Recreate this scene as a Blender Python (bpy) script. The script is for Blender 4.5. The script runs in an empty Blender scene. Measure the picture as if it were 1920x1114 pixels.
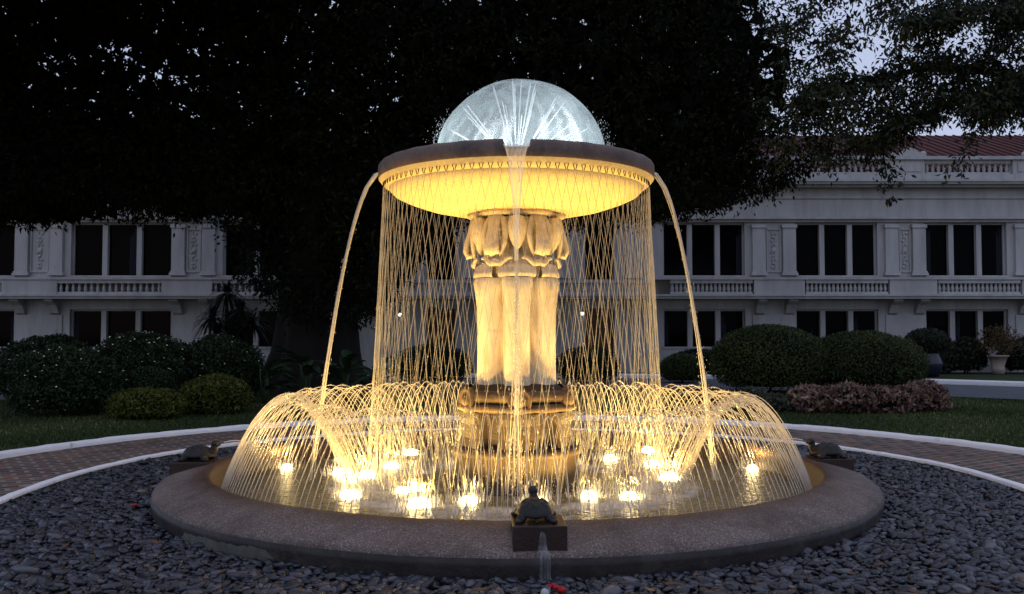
import bpy, math, random
import numpy as np
from mathutils import Vector, Matrix, Euler

R = math.radians
random.seed(7)
rng = np.random.default_rng(11)
SC = bpy.context.scene
COL = SC.collection

# ------------------------------------------------------------------ camera
cam_d = bpy.data.cameras.new('camera')
cam_d.sensor_width = 36.0
cam_d.lens = 1700.0 / 1920.0 * 36.0
cam_d.clip_start = 0.05
cam_d.clip_end = 2000.0
cam = bpy.data.objects.new('camera', cam_d)
COL.objects.link(cam)
cam.location = (-0.04, -8.5, 1.46)
cam.rotation_euler = (math.pi / 2 + math.atan(68 / 1700.0), 0, 0)
SC.camera = cam

# ------------------------------------------------------------------ sky, sun, exposure
SUN_EL, SUN_ROT = R(4.0), R(205.0)
wd = bpy.data.worlds.new('World')
SC.world = wd
wd.use_nodes = True
nt = wd.node_tree
nt.nodes.clear()
w_out = nt.nodes.new('ShaderNodeOutputWorld')
w_bg = nt.nodes.new('ShaderNodeBackground')
w_sky = nt.nodes.new('ShaderNodeTexSky')
w_sky.sky_type = 'NISHITA'
w_sky.sun_disc = False
w_sky.sun_elevation = SUN_EL
w_sky.sun_rotation = SUN_ROT
w_sky.air_density = 1.0
w_sky.dust_density = 0.6
w_sky.ozone_density = 2.0
w_mix = nt.nodes.new('ShaderNodeMixRGB')          # high even dusk cloud over the clear sky
w_mix.inputs['Fac'].default_value = 0.80
w_mix.inputs['Color2'].default_value = (6.1, 6.8, 9.3, 1)
nt.links.new(w_sky.outputs['Color'], w_mix.inputs['Color1'])
nt.links.new(w_mix.outputs['Color'], w_bg.inputs['Color'])
w_bg.inputs['Strength'].default_value = 0.10
nt.links.new(w_bg.outputs['Background'], w_out.inputs['Surface'])

sun_d = bpy.data.lights.new('sun', 'SUN')
sun_d.energy = 0.06
sun_d.angle = R(30)
sun_d.color = (1.0, 0.93, 0.88)
sun = bpy.data.objects.new('sun', sun_d)
COL.objects.link(sun)
sdir = Vector((math.sin(SUN_ROT) * math.cos(R(35)), math.cos(SUN_ROT) * math.cos(R(35)), math.sin(R(35))))
sun.rotation_euler = sdir.to_track_quat('Z', 'Y').to_euler()
sun.location = (-6, -14, 18)

vs = SC.view_settings
vs.view_transform = 'Standard'
vs.look = 'None'
vs.exposure = 0.0
vs.gamma = 1.0
vs.use_curve_mapping = False
SC.render.film_transparent = False
cy = SC.cycles
cy.use_denoising = True
cy.max_bounces = 8
cy.diffuse_bounces = 3
cy.glossy_bounces = 3
cy.transmission_bounces = 4
cy.transparent_max_bounces = 24
cy.sample_clamp_indirect = 4.0
cy.caustics_reflective = False
cy.caustics_refractive = False


# ------------------------------------------------------------------ helpers
def tag(o, label=None, cat=None, group=None, kind=None):
    if label: o['label'] = label
    if cat: o['category'] = cat
    if group: o['group'] = group
    if kind: o['kind'] = kind
    return o


def empty(name, loc=(0, 0, 0), rz=0.0):
    o = bpy.data.objects.new(name, None)
    o.empty_display_size = 0.1
    o.location = loc
    o.rotation_euler = (0, 0, rz)
    COL.objects.link(o)
    return o


def link(name, me, parent=None, world=False):
    """link a mesh; world=True: its coordinates are world ones although the parent sits elsewhere"""
    o = bpy.data.objects.new(name, me)
    COL.objects.link(o)
    if parent is not None:
        o.parent = parent
        if world:
            m = Matrix.LocRotScale(parent.location, parent.rotation_euler, None)
            q = parent.parent
            while q is not None:
                m = Matrix.LocRotScale(q.location, q.rotation_euler, None) @ q.children and m
                q = None
            o.matrix_parent_inverse = m.inverted()
    return o


class MB:
    def __init__(s):
        s.v, s.f, s.sm = [], [], []

    def add(s, vs, fs, smooth=False):
        b = len(s.v)
        s.v += [tuple(p) for p in vs]
        s.f += [tuple(i + b for i in q) for q in fs]
        s.sm += [smooth] * len(fs)
        return s

    def box(s, x0, x1, y0, y1, z0, z1, bev=0.0):
        if bev <= 0:
            vs = [(x, y, z) for z in (z0, z1) for y in (y0, y1) for x in (x0, x1)]
            fs = [(0, 2, 3, 1), (4, 5, 7, 6), (0, 1, 5, 4), (2, 6, 7, 3), (0, 4, 6, 2), (1, 3, 7, 5)]
            return s.add(vs, fs)
        b = bev
        vs = [(x0, y0, z0), (x1, y0, z0), (x1, y1, z0), (x0, y1, z0),
              (x0, y0, z1 - b), (x1, y0, z1 - b), (x1, y1, z1 - b), (x0, y1, z1 - b),
              (x0 + b, y0 + b, z1), (x1 - b, y0 + b, z1), (x1 - b, y1 - b, z1), (x0 + b, y1 - b, z1)]
        fs = [(3, 2, 1, 0), (8, 9, 10, 11)]
        for i in range(4):
            j = (i + 1) % 4
            fs += [(i, j, 4 + j, 4 + i), (4 + i, 4 + j, 8 + j, 8 + i)]
        return s.add(vs, fs)

    def lathe(s, prof, n=64, c=(0, 0, 0), smooth=True, fn=None, a0=0.0, a1=2 * math.pi, mod=None):
        full = abs(a1 - a0 - 2 * math.pi) < 1e-6
        m = n if full else n + 1
        vs = []
        for i in range(m):
            a = a0 + (a1 - a0) * i / n
            for (r, z) in prof:
                rr, zz = (r, z) if mod is None else mod(a, r, z)
                vs.append((c[0] + rr * math.sin(a), c[1] - rr * math.cos(a), c[2] + zz))
        k = len(prof)
        fs = []
        for i in range(n):
            j = (i + 1) % m
            for q in range(k - 1):
                fs.append((i * k + q, j * k + q, j * k + q + 1, i * k + q + 1))
        return s.add(vs, fs, smooth)

    def tube(s, pts, rad, n=4, smooth=True, cap=True):
        pts = [Vector(p) for p in pts]
        if not hasattr(rad, '__len__'): rad = [rad] * len(pts)
        vs, fs = [], []
        for i, p in enumerate(pts):
            t = (pts[min(i + 1, len(pts) - 1)] - pts[max(i - 1, 0)])
            t = t.normalized() if t.length > 1e-9 else Vector((0, 0, 1))
            u = t.cross(Vector((0.31, 0.87, 0.13)))
            if u.length < 1e-3: u = t.cross(Vector((1, 0, 0)))
            u.normalize()
            w = t.cross(u)
            for k in range(n):
                a = 2 * math.pi * k / n
                vs.append(p + (u * math.cos(a) + w * math.sin(a)) * rad[i])
        for i in range(len(pts) - 1):
            for k in range(n):
                j = (k + 1) % n
                fs.append((i * n + k, i * n + j, (i + 1) * n + j, (i + 1) * n + k))
        if cap:
            fs.append(tuple(range(n - 1, -1, -1)))
            fs.append(tuple((len(pts) - 1) * n + k for k in range(n)))
        return s.add(vs, fs, smooth)

    def ell(s, c, r, nu=10, nv=6, rot=None, smooth=True, fn=None):
        vs = [Vector((0, 0, -1))]
        for j in range(1, nv):
            t = -math.pi / 2 + math.pi * j / nv
            for i in range(nu):
                a = 2 * math.pi * i / nu
                vs.append(Vector((math.cos(t) * math.cos(a), math.cos(t) * math.sin(a), math.sin(t))))
        vs.append(Vector((0, 0, 1)))
        fs = [(0, 1 + (i + 1) % nu, 1 + i) for i in range(nu)]
        for j in range(nv - 2):
            for i in range(nu):
                k = (i + 1) % nu
                fs.append((1 + j * nu + i, 1 + j * nu + k, 1 + (j + 1) * nu + k, 1 + (j + 1) * nu + i))
        L = len(vs) - 1
        fs += [(L, 1 + (nv - 2) * nu + i, 1 + (nv - 2) * nu + (i + 1) % nu) for i in range(nu)]
        out = []
        for p in vs:
            if fn: p = fn(p)
            q = Vector((p.x * r[0], p.y * r[1], p.z * r[2]))
            if rot is not None: q = rot @ q
            out.append(q + Vector(c))
        return s.add(out, fs, smooth)

    def warp(s):
        s.v = [(p[0], fwarp(p[1]), p[2]) for p in s.v]
        return s

    def mesh(s, name, mat):
        me = bpy.data.meshes.new(name)
        me.from_pydata(s.v, [], s.f)
        me.polygons.foreach_set('use_smooth', s.sm)
        if mat: me.materials.append(mat)
        me.update()
        return me

    def build(s, name, mat, parent=None, world=False):
        return link(name, s.mesh(name, mat), parent, world)


def np_mesh(name, verts, tris, mat, rnd=None, smooth=False):
    verts = np.asarray(verts, dtype=np.float32).reshape(-1, 3)
    tris = np.asarray(tris, dtype=np.int32).reshape(-1, 3)
    me = bpy.data.meshes.new(name)
    me.vertices.add(len(verts))
    me.vertices.foreach_set('co', verts.ravel())
    me.loops.add(tris.size)
    me.loops.foreach_set('vertex_index', tris.ravel())
    me.polygons.add(len(tris))
    me.polygons.foreach_set('loop_start', np.arange(0, tris.size, 3, dtype=np.int32))
    me.polygons.foreach_set('loop_total', np.full(len(tris), 3, dtype=np.int32))
    if smooth: me.polygons.foreach_set('use_smooth', np.ones(len(tris), dtype=bool))
    if rnd is not None:
        a = me.attributes.new('rnd', 'FLOAT', 'POINT')
        a.data.foreach_set('value', np.asarray(rnd, dtype=np.float32))
    me.materials.append(mat)
    me.update(calc_edges=True)
    return me


def unit(v):
    return v / np.maximum(np.linalg.norm(v, axis=-1, keepdims=True), 1e-9)


def leaf_mesh(name, pos, axis, nrm, length, width, mat, rnd):
    """diamond leaves folded along the midrib: pos (N,3), axis = direction of the tip, nrm ~ face normal"""
    N = len(pos)
    axis = unit(axis)
    side = unit(np.cross(axis, nrm))
    up = np.cross(side, axis)
    L = length.reshape(-1, 1); W = width.reshape(-1, 1)
    base = pos - axis * L * 0.5
    tip = pos + axis * L * 0.5 - up * L * 0.12
    s1 = pos + side * W * 0.5 + up * W * 0.22 - axis * L * 0.05
    s2 = pos - side * W * 0.5 + up * W * 0.22 - axis * L * 0.05
    v = np.stack([base, s1, tip, s2], axis=1).reshape(-1, 3)
    i = np.arange(N)[:, None] * 4
    t = np.concatenate([i + np.array([[0, 1, 2]]), i + np.array([[0, 2, 3]])], axis=0)
    return np_mesh(name, v, t, mat, np.repeat(rnd, 4))


# ------------------------------------------------------------------ materials
def nodes_of(name):
    m = bpy.data.materials.new(name)
    m.use_nodes = True
    n = m.node_tree
    n.nodes.clear()
    out = n.nodes.new('ShaderNodeOutputMaterial')
    return m, n, out


def noise(n, scale, detail=4, rough=0.55, coord='Object', dist=0.0, vec=None):
    t = n.nodes.new('ShaderNodeTexNoise')
    t.inputs['Scale'].default_value = scale
    t.inputs['Detail'].default_value = detail
    t.inputs['Roughness'].default_value = rough
    t.inputs['Distortion'].default_value = dist
    if vec is None:
        c = n.nodes.new('ShaderNodeTexCoord')
        vec = c.outputs[coord]
    n.links.new(vec, t.inputs['Vector'])
    return t.outputs['Fac']


def ramp(n, fac, stops, interp='LINEAR'):
    r = n.nodes.new('ShaderNodeValToRGB')
    r.color_ramp.interpolation = interp
    e = r.color_ramp.elements
    while len(e) < len(stops): e.new(0.5)
    for q, (p, c) in zip(e, stops):
        q.position = p
        q.color = (c[0], c[1], c[2], 1) if hasattr(c, '__len__') else (c, c, c, 1)
    n.links.new(fac, r.inputs['Fac'])
    return r.outputs['Color']


def mixc(n, fac, a, b, mode='MIX'):
    m = n.nodes.new('ShaderNodeMixRGB')
    m.blend_type = mode
    for sock, val in ((m.inputs['Fac'], fac), (m.inputs['Color1'], a), (m.inputs['Color2'], b)):
        if isinstance(val, (int, float)): sock.default_value = val
        elif hasattr(val, '__len__'): sock.default_value = (*val[:3], 1)
        else: n.links.new(val, sock)
    return m.outputs['Color']


def bump(n, h, strength=0.3, dist=0.02):
    b = n.nodes.new('ShaderNodeBump')
    b.inputs['Strength'].default_value = strength
    b.inputs['Distance'].default_value = dist
    n.links.new(h, b.inputs['Height'])
    return b.outputs['Normal']


def bsdf(n, out, col, rough=0.6, spec=0.4, normal=None, metal=0.0):
    p = n.nodes.new('ShaderNodeBsdfPrincipled')
    if hasattr(col, '__len__'): p.inputs['Base Color'].default_value = (*col[:3], 1)
    else: n.links.new(col, p.inputs['Base Color'])
    if isinstance(rough, (int, float)): p.inputs['Roughness'].default_value = rough
    else: n.links.new(rough, p.inputs['Roughness'])
    p.inputs['Specular IOR Level'].default_value = spec
    p.inputs['Metallic'].default_value = metal
    if normal is not None: n.links.new(normal, p.inputs['Normal'])
    if out is not None: n.links.new(p.outputs['BSDF'], out.inputs['Surface'])
    return p


def stone(name, c1, c2, scale=6, rough=0.75, bs=0.3, fine=60, stain=None, spec=0.3, bdist=0.01):
    m, n, o = nodes_of(name)
    a = noise(n, scale, 6, 0.6)
    col = ramp(n, a, [(0.3, c1), (0.7, c2)])
    if stain:
        st = ramp(n, noise(n, scale * 0.6, 5, 0.7, dist=0.6), [(0.52, 0.0), (0.68, 1.0)])
        col = mixc(n, st, col, stain)
    h = noise(n, fine, 4, 0.6)
    col = mixc(n, 0.35, col, ramp(n, h, [(0.3, 0.35), (0.7, 1.0)]), 'MULTIPLY')
    bsdf(n, o, col, rough, spec, bump(n, h, bs, bdist))
    return m


def leafmat(name, stops, trans=0.25, rough=0.5, spec=0.25):
    m, n, o = nodes_of(name)
    at = n.nodes.new('ShaderNodeAttribute')
    at.attribute_name = 'rnd'
    col = ramp(n, at.outputs['Fac'], stops)
    p = bsdf(n, None, col, rough, spec)
    t = n.nodes.new('ShaderNodeBsdfTranslucent')
    n.links.new(col, t.inputs['Color'])
    mx = n.nodes.new('ShaderNodeMixShader')
    mx.inputs['Fac'].default_value = trans
    n.links.new(p.outputs['BSDF'], mx.inputs[1])
    n.links.new(t.outputs['BSDF'], mx.inputs[2])
    n.links.new(mx.outputs['Shader'], o.inputs['Surface'])
    return m


def water_strand(name, alpha=0.85, col=(0.85, 0.87, 0.88), streak=None):
    """broken, aerated water: scatters the lamps' light, partly clear"""
    m, n, o = nodes_of(name)
    d = n.nodes.new('ShaderNodeBsdfDiffuse'); d.inputs['Color'].default_value = (*col, 1)
    t = n.nodes.new('ShaderNodeBsdfTranslucent'); t.inputs['Color'].default_value = (*col, 1)
    g = n.nodes.new('ShaderNodeBsdfGlossy'); g.inputs['Roughness'].default_value = 0.25
    g.inputs['Color'].default_value = (0.9, 0.9, 0.9, 1)
    tr = n.nodes.new('ShaderNodeBsdfTransparent')
    m1 = n.nodes.new('ShaderNodeMixShader'); m1.inputs['Fac'].default_value = 0.55
    m2 = n.nodes.new('ShaderNodeMixShader'); m2.inputs['Fac'].default_value = 0.12
    m3 = n.nodes.new('ShaderNodeMixShader')
    n.links.new(d.outputs[0], m1.inputs[1]); n.links.new(t.outputs[0], m1.inputs[2])
    n.links.new(m1.outputs[0], m2.inputs[1]); n.links.new(g.outputs[0], m2.inputs[2])
    n.links.new(tr.outputs[0], m3.inputs[1]); n.links.new(m2.outputs[0], m3.inputs[2])
    if streak:
        c = n.nodes.new('ShaderNodeTexCoord')
        mp = n.nodes.new('ShaderNodeMapping')
        mp.inputs['Scale'].default_value = streak[1]
        n.links.new(c.outputs['Object'], mp.inputs['Vector'])
        f = noise(n, streak[0], 4, 0.6, vec=mp.outputs['Vector'])
        n.links.new(ramp(n, f, [(streak[2], streak[3]), (streak[4], streak[5])]), m3.inputs['Fac'])
    else:
        m3.inputs['Fac'].default_value = alpha
    n.links.new(m3.outputs[0], o.inputs['Surface'])
    return m


M = {}
M['cream'] = stone('cream_stone', (0.62, 0.53, 0.38), (0.78, 0.70, 0.53), 5, 0.7, 0.25, 40, stain=(0.46, 0.36, 0.24))
M['bowlstone'] = stone('bowl_stone', (0.74, 0.60, 0.33), (0.82, 0.70, 0.42), 3, 0.7, 0.15, 30)
M['rim'] = stone('rim_stone', (0.13, 0.088, 0.070), (0.22, 0.155, 0.125), 5, 0.6, 0.4, 45, stain=(0.09, 0.07, 0.065))
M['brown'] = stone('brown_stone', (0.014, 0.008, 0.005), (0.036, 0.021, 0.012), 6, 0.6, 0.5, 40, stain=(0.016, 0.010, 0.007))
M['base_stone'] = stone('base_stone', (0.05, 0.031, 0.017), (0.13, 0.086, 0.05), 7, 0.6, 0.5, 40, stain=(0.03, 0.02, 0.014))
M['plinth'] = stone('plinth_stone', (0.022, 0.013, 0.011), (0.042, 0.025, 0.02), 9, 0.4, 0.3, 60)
M['bronze'] = stone('dark_bronze', (0.007, 0.006, 0.006), (0.016, 0.015, 0.015), 22, 0.5, 0.6, 90, spec=0.35)
M['bed'] = stone('pebble_bed_soil', (0.010, 0.010, 0.012), (0.022, 0.022, 0.026), 30, 0.9, 0.6, 80)
M['darkface'] = stone('dark_face_concrete', (0.016, 0.013, 0.013), (0.034, 0.028, 0.027), 7, 0.5, 0.4, 50, stain=(0.05, 0.045, 0.042))
M['concrete'] = stone('old_concrete', (0.05, 0.053, 0.045), (0.09, 0.09, 0.077), 8, 0.85, 0.4, 50, stain=(0.045, 0.045, 0.04))
M['mortar'] = stone('mortar', (0.17, 0.135, 0.112), (0.30, 0.25, 0.215), 3, 0.9, 0.4, 70, stain=(0.10, 0.075, 0.06))
M['asphalt'] = stone('asphalt', (0.075, 0.08, 0.10), (0.11, 0.115, 0.14), 2, 0.85, 0.4, 60)
M['glass_dark'] = None
M['bark'] = stone('bark', (0.007, 0.006, 0.005), (0.016, 0.013, 0.011), 4, 0.9, 0.8, 25)
M['roof'] = stone('red_roof', (0.055, 0.009, 0.008), (0.085, 0.015, 0.012), 3, 0.8, 0.2, 30)
M['pot_blue'] = stone('blue_glaze', (0.012, 0.013, 0.03), (0.02, 0.022, 0.045), 8, 0.25, 0.1, 40, spec=0.5)
M['pot_clay'] = stone('pale_pot', (0.30, 0.25, 0.22), (0.40, 0.34, 0.30), 8, 0.8, 0.2, 40)
M['wood'] = stone('brown_wood', (0.10, 0.04, 0.018), (0.17, 0.07, 0.03), 6, 0.5, 0.2, 30)
M['black_metal'] = stone('black_metal', (0.02, 0.02, 0.02), (0.035, 0.033, 0.03), 20, 0.45, 0.2, 60)


def mk_aggregate():
    m, n, o = nodes_of('washed_pebble_concrete')
    c = n.nodes.new('ShaderNodeTexCoord')
    v = n.nodes.new('ShaderNodeTexVoronoi')
    v.inputs['Scale'].default_value = 150
    n.links.new(c.outputs['Object'], v.inputs['Vector'])
    sep = n.nodes.new('ShaderNodeSeparateColor')
    n.links.new(v.outputs['Color'], sep.inputs[0])
    speck = ramp(n, sep.outputs[0], [(0.0, (0.090, 0.064, 0.056)), (0.55, (0.142, 0.106, 0.094)), (0.85, (0.185, 0.145, 0.130)), (1.0, (0.30, 0.275, 0.265))])
    big = ramp(n, noise(n, 2.2, 6, 0.65, dist=0.4), [(0.33, (0.48, 0.44, 0.42)), (0.50, (0.85, 0.84, 0.83)), (0.66, (1.12, 1.12, 1.14))])
    col = mixc(n, 0.9, speck, big, 'MULTIPLY')
    # damp film towards the pool edge: wetted by the jets
    geo = n.nodes.new('ShaderNodeVectorMath'); geo.operation = 'LENGTH'
    flat = n.nodes.new('ShaderNodeVectorMath'); flat.operation = 'MULTIPLY'
    flat.inputs[1].default_value = (1, 1, 0)
    n.links.new(c.outputs['Object'], flat.inputs[0])
    n.links.new(flat.outputs[0], geo.inputs[0])
    add = n.nodes.new('ShaderNodeMath'); add.operation = 'MULTIPLY_ADD'
    n.links.new(noise(n, 5, 5, 0.7), add.inputs[0]); add.inputs[1].default_value = 0.26
    n.links.new(geo.outputs['Value'], add.inputs[2])
    wet = ramp(n, add.outputs[0], [(0.0, 1.0), (1.0, 0.0)])
    mr = n.nodes.new('ShaderNodeMapRange')
    mr.inputs['From Min'].default_value = 2.89; mr.inputs['From Max'].default_value = 3.06
    mr.inputs['To Min'].default_value = 1.0; mr.inputs['To Max'].default_value = 0.0
    n.links.new(add.outputs[0], mr.inputs['Value'])
    col = mixc(n, mr.outputs[0], col, mixc(n, 1.0, col, (0.60, 0.45, 0.33), 'MULTIPLY'))
    rg = n.nodes.new('ShaderNodeMapRange')
    rg.inputs['To Min'].default_value = 0.78; rg.inputs['To Max'].default_value = 0.5
    n.links.new(mr.outputs[0], rg.inputs['Value'])
    bsdf(n, o, col, rg.outputs[0], 0.35, bump(n, v.outputs['Distance'], 0.5, 0.006))
    return m


def mk_shaft():
    m, n, o = nodes_of('streaked_cream_stone')
    c = n.nodes.new('ShaderNodeTexCoord')
    mp = n.nodes.new('ShaderNodeMapping'); mp.inputs['Scale'].default_value = (1, 1, 0.13)
    n.links.new(c.outputs['Object'], mp.inputs['Vector'])
    col = ramp(n, noise(n, 5, 6, 0.6), [(0.3, (0.58, 0.50, 0.36)), (0.7, (0.78, 0.70, 0.53))])
    st = ramp(n, noise(n, 9, 6, 0.68, vec=mp.outputs['Vector']), [(0.48, 0.0), (0.66, 0.75)])
    col = mixc(n, st, col, (0.34, 0.23, 0.13))
    bl = ramp(n, noise(n, 3.2, 7, 0.75, dist=0.8), [(0.60, 0.0), (0.72, 0.6)])
    col = mixc(n, bl, col, (0.22, 0.15, 0.09))
    h = noise(n, 40, 4, 0.6)
    bsdf(n, o, col, 0.7, 0.3, bump(n, h, 0.3, 0.012))
    return m


def mk_white_paint(name='white_paint', c=(0.78, 0.78, 0.80), dirt=(0.42, 0.38, 0.35), th=0.60, scale=3.5):
    m, n, o = nodes_of(name)
    d = ramp(n, noise(n, scale, 7, 0.72), [(th, 0.0), (th + 0.12, 1.0)])
    col = mixc(n, d, c, dirt)
    bsdf(n, o, col, 0.7, 0.3, bump(n, noise(n, 40, 4), 0.35, 0.006))
    return m


def mk_wall():
    m, n, o = nodes_of('painted_masonry')
    c = n.nodes.new('ShaderNodeTexCoord')
    mp = n.nodes.new('ShaderNodeMapping'); mp.inputs['Scale'].default_value = (1, 1, 0.18)
    n.links.new(c.outputs['Object'], mp.inputs['Vector'])
    st = ramp(n, noise(n, 2.2, 6, 0.7, vec=mp.outputs['Vector']), [(0.40, (0.43, 0.435, 0.44)), (0.74, (0.29, 0.293, 0.30))])
    bsdf(n, o, st, 0.8, 0.2, bump(n, noise(n, 30, 4), 0.2, 0.01))
    return m


def mk_pebble():
    m, n, o = nodes_of('river_pebble')
    at = n.nodes.new('ShaderNodeAttribute'); at.attribute_name = 'rnd'
    col = ramp(n, at.outputs['Fac'], [(0.0, (0.009, 0.010, 0.015)), (0.5, (0.022, 0.024, 0.035)), (0.90, (0.052, 0.055, 0.076)),
                                      (0.9925, (0.10, 0.10, 0.115)), (0.9975, (0.20, 0.155, 0.12))])
    col = mixc(n, 0.5, col, ramp(n, noise(n, 38, 4, 0.6), [(0.3, 0.55), (0.7, 1.0)]), 'MULTIPLY')
    bsdf(n, o, col, 0.36, 0.55, bump(n, noise(n, 120, 3), 0.12, 0.003))
    return m


def mk_brick():
    m, n, o = nodes_of('paving_brick')
    at = n.nodes.new('ShaderNodeAttribute'); at.attribute_name = 'rnd'
    col = ramp(n, at.outputs['Fac'], [(0.0, (0.060, 0.042, 0.036)), (0.5, (0.105, 0.068, 0.055)), (0.85, (0.15, 0.09, 0.066)), (1.0, (0.21, 0.085, 0.055))])
    col = mixc(n, 0.7, col, ramp(n, noise(n, 25, 6, 0.7), [(0.3, 0.45), (0.7, 1.0)]), 'MULTIPLY')
    dust = ramp(n, noise(n, 1.3, 6, 0.7), [(0.48, 0.0), (0.75, 0.5)])
    col = mixc(n, dust, col, (0.20, 0.165, 0.14))
    bsdf(n, o, col, 0.75, 0.3, bump(n, noise(n, 80, 4), 0.3, 0.004))
    return m


def mk_water():
    m, n, o = nodes_of('pool_water')
    c = n.nodes.new('ShaderNodeTexCoord')
    h1 = noise(n, 7.5, 3, 0.5, dist=0.8)
    h2 = noise(n, 26, 2, 0.5, dist=0.5)
    ad = n.nodes.new('ShaderNodeMath'); ad.operation = 'MULTIPLY_ADD'
    n.links.new(h2, ad.inputs[0]); ad.inputs[1].default_value = 0.45; n.links.new(h1, ad.inputs[2])
    nm = bump(n, ad.outputs[0], 0.9, 0.09)
    # foam: churned where curtain and jets come down
    fl = n.nodes.new('ShaderNodeVectorMath'); fl.operation = 'MULTIPLY'; fl.inputs[1].default_value = (1, 1, 0)
    n.links.new(c.outputs['Object'], fl.inputs[0])
    ln = n.nodes.new('ShaderNodeVectorMath'); ln.operation = 'LENGTH'
    n.links.new(fl.outputs[0], ln.inputs[0])
    band = n.nodes.new('ShaderNodeMapRange')
    n.links.new(ln.outputs['Value'], band.inputs['Value'])
    band.inputs['From Min'].default_value = 0.0; band.inputs['From Max'].default_value = 2.7
    b = ramp(n, band.outputs[0], [(0.25, 0.05), (0.44, 0.60), (0.60, 0.56), (0.76, 0.0)])
    fz = noise(n, 2.6, 7, 0.68, dist=0.3)
    mu = n.nodes.new('ShaderNodeMath'); mu.operation = 'MULTIPLY'
    n.links.new(b, mu.inputs[0]); n.links.new(fz, mu.inputs[1])
    foam = ramp(n, mu.outputs[0], [(0.235, 0.0), (0.35, 0.85)])
    p = bsdf(n, None, (0.13, 0.11, 0.05), 0.32, 0.5, nm)
    d = n.nodes.new('ShaderNodeBsdfDiffuse'); d.inputs['Color'].default_value = (0.62, 0.62, 0.62, 1)
    mx = n.nodes.new('ShaderNodeMixShader')
    n.links.new(foam, mx.inputs['Fac'])
    n.links.new(p.outputs[0], mx.inputs[1]); n.links.new(d.outputs[0], mx.inputs[2])
    n.links.new(mx.outputs[0], o.inputs['Surface'])
    return m


def mk_emit(name, col, strength):
    m, n, o = nodes_of(name)
    e = n.nodes.new('ShaderNodeEmission')
    e.inputs['Color'].default_value = (*col, 1)
    e.inputs['Strength'].default_value = strength
    n.links.new(e.outputs[0], o.inputs['Surface'])
    return m


def mk_plain(name, col, rough=0.6, spec=0.3, var=0.25, scale=12):
    m, n, o = nodes_of(name)
    c = mixc(n, 1.0, col, ramp(n, noise(n, scale, 4), [(0.3, 1 - var), (0.7, 1.0)]), 'MULTIPLY')
    bsdf(n, o, c, rough, spec)
    return m


M['aggregate'] = mk_aggregate()
M['shaft'] = mk_shaft()
M['white'] = mk_white_paint()
M['wall'] = mk_wall()
M['pebble'] = mk_pebble()
M['brick'] = mk_brick()
M['water'] = mk_water()
M['glass_dark'] = mk_plain('dark_window_glass', (0.003, 0.003, 0.004), 0.08, 0.02)
M['strand'] = water_strand('water_strand', 0.52, (0.52, 0.515, 0.51))
M['stream'] = water_strand('stream_water', 0.58, (0.75, 0.75, 0.75))
M['jet'] = water_strand('water_jet', 0.85, (0.62, 0.61, 0.60))
M['rod'] = water_strand('bright_jet', 0.95, (0.9, 0.9, 0.9))
M['film'] = water_strand('water_film', 0.5, (0.78, 0.86, 0.87), (3.2, (1.6, 1.6, 0.7), 0.34, 0.13, 0.70, 0.36))
M['sheet'] = water_strand('water_sheet', 0.5, (0.85, 0.85, 0.88), (30.0, (1.0, 1.0, 0.06), 0.35, 0.2, 0.65, 0.62))
M['trickle'] = water_strand('thin_trickle', 0.4, (0.55, 0.56, 0.62), (45.0, (1.0, 1.0, 0.05), 0.35, 0.06, 0.65, 0.42))
M['splash'] = water_strand('splash_bloom_water', 0.9, (0.8, 0.8, 0.8))  # bright white, so the splash also passes for lamp bloom
M['spray'] = water_strand('water_spray', 0.75)
WARM = (1.0, 0.60, 0.14)
M['lens_warm'] = mk_emit('warm_lens', (1.0, 0.72, 0.30), 45.0)
M['lens_white'] = mk_emit('white_lens', (0.86, 0.94, 1.0), 4.0)
M['lens_house'] = mk_emit('house_lamp_glass', (1.0, 0.93, 0.82), 1.6)
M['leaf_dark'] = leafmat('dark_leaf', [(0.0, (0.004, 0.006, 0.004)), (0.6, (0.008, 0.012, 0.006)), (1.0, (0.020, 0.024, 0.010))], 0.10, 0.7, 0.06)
M['leaf_right'] = leafmat('mid_leaf', [(0.0, (0.010, 0.017, 0.010)), (0.6, (0.022, 0.033, 0.017)), (0.95, (0.042, 0.048, 0.022)), (1.0, (0.08, 0.06, 0.02))], 0.2)
M['leaf_hedge'] = leafmat('hedge_leaf', [(0.0, (0.020, 0.034, 0.010)), (0.6, (0.050, 0.072, 0.020)), (1.0, (0.10, 0.12, 0.035))], 0.2)
M['leaf_shrub'] = leafmat('flower_shrub_leaf', [(0.0, (0.010, 0.022, 0.010)), (0.7, (0.022, 0.044, 0.016)), (1.0, (0.045, 0.07, 0.024))], 0.15)
M['leaf_yellow'] = leafmat('yellow_green_leaf', [(0.0, (0.035, 0.045, 0.006)), (0.6, (0.075, 0.09, 0.014)), (1.0, (0.13, 0.13, 0.024))], 0.2)
M['leaf_croton'] = leafmat('croton_leaf', [(0.0, (0.06, 0.030, 0.030)), (0.5, (0.20, 0.12, 0.10)), (0.85, (0.36, 0.25, 0.20)), (1.0, (0.30, 0.30, 0.10))], 0.15)
M['leaf_cover'] = leafmat('ground_cover_leaf', [(0.0, (0.03, 0.04, 0.025)), (0.7, (0.08, 0.09, 0.055)), (1.0, (0.15, 0.14, 0.10))], 0.15)
M['leaf_broad'] = mk_plain('broad_leaf', (0.030, 0.058, 0.026), 0.45, 0.35)
M['leaf_strap'] = leafmat('strap_leaf', [(0.0, (0.006, 0.010, 0.006)), (1.0, (0.03, 0.04, 0.02))], 0.1)
M['leaf_red'] = leafmat('reddish_leaf', [(0.0, (0.05, 0.04, 0.018)), (1.0, (0.13, 0.08, 0.04))], 0.15)
M['petal'] = mk_plain('white_petal', (0.75, 0.77, 0.72), 0.6, 0.2, 0.15)
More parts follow.
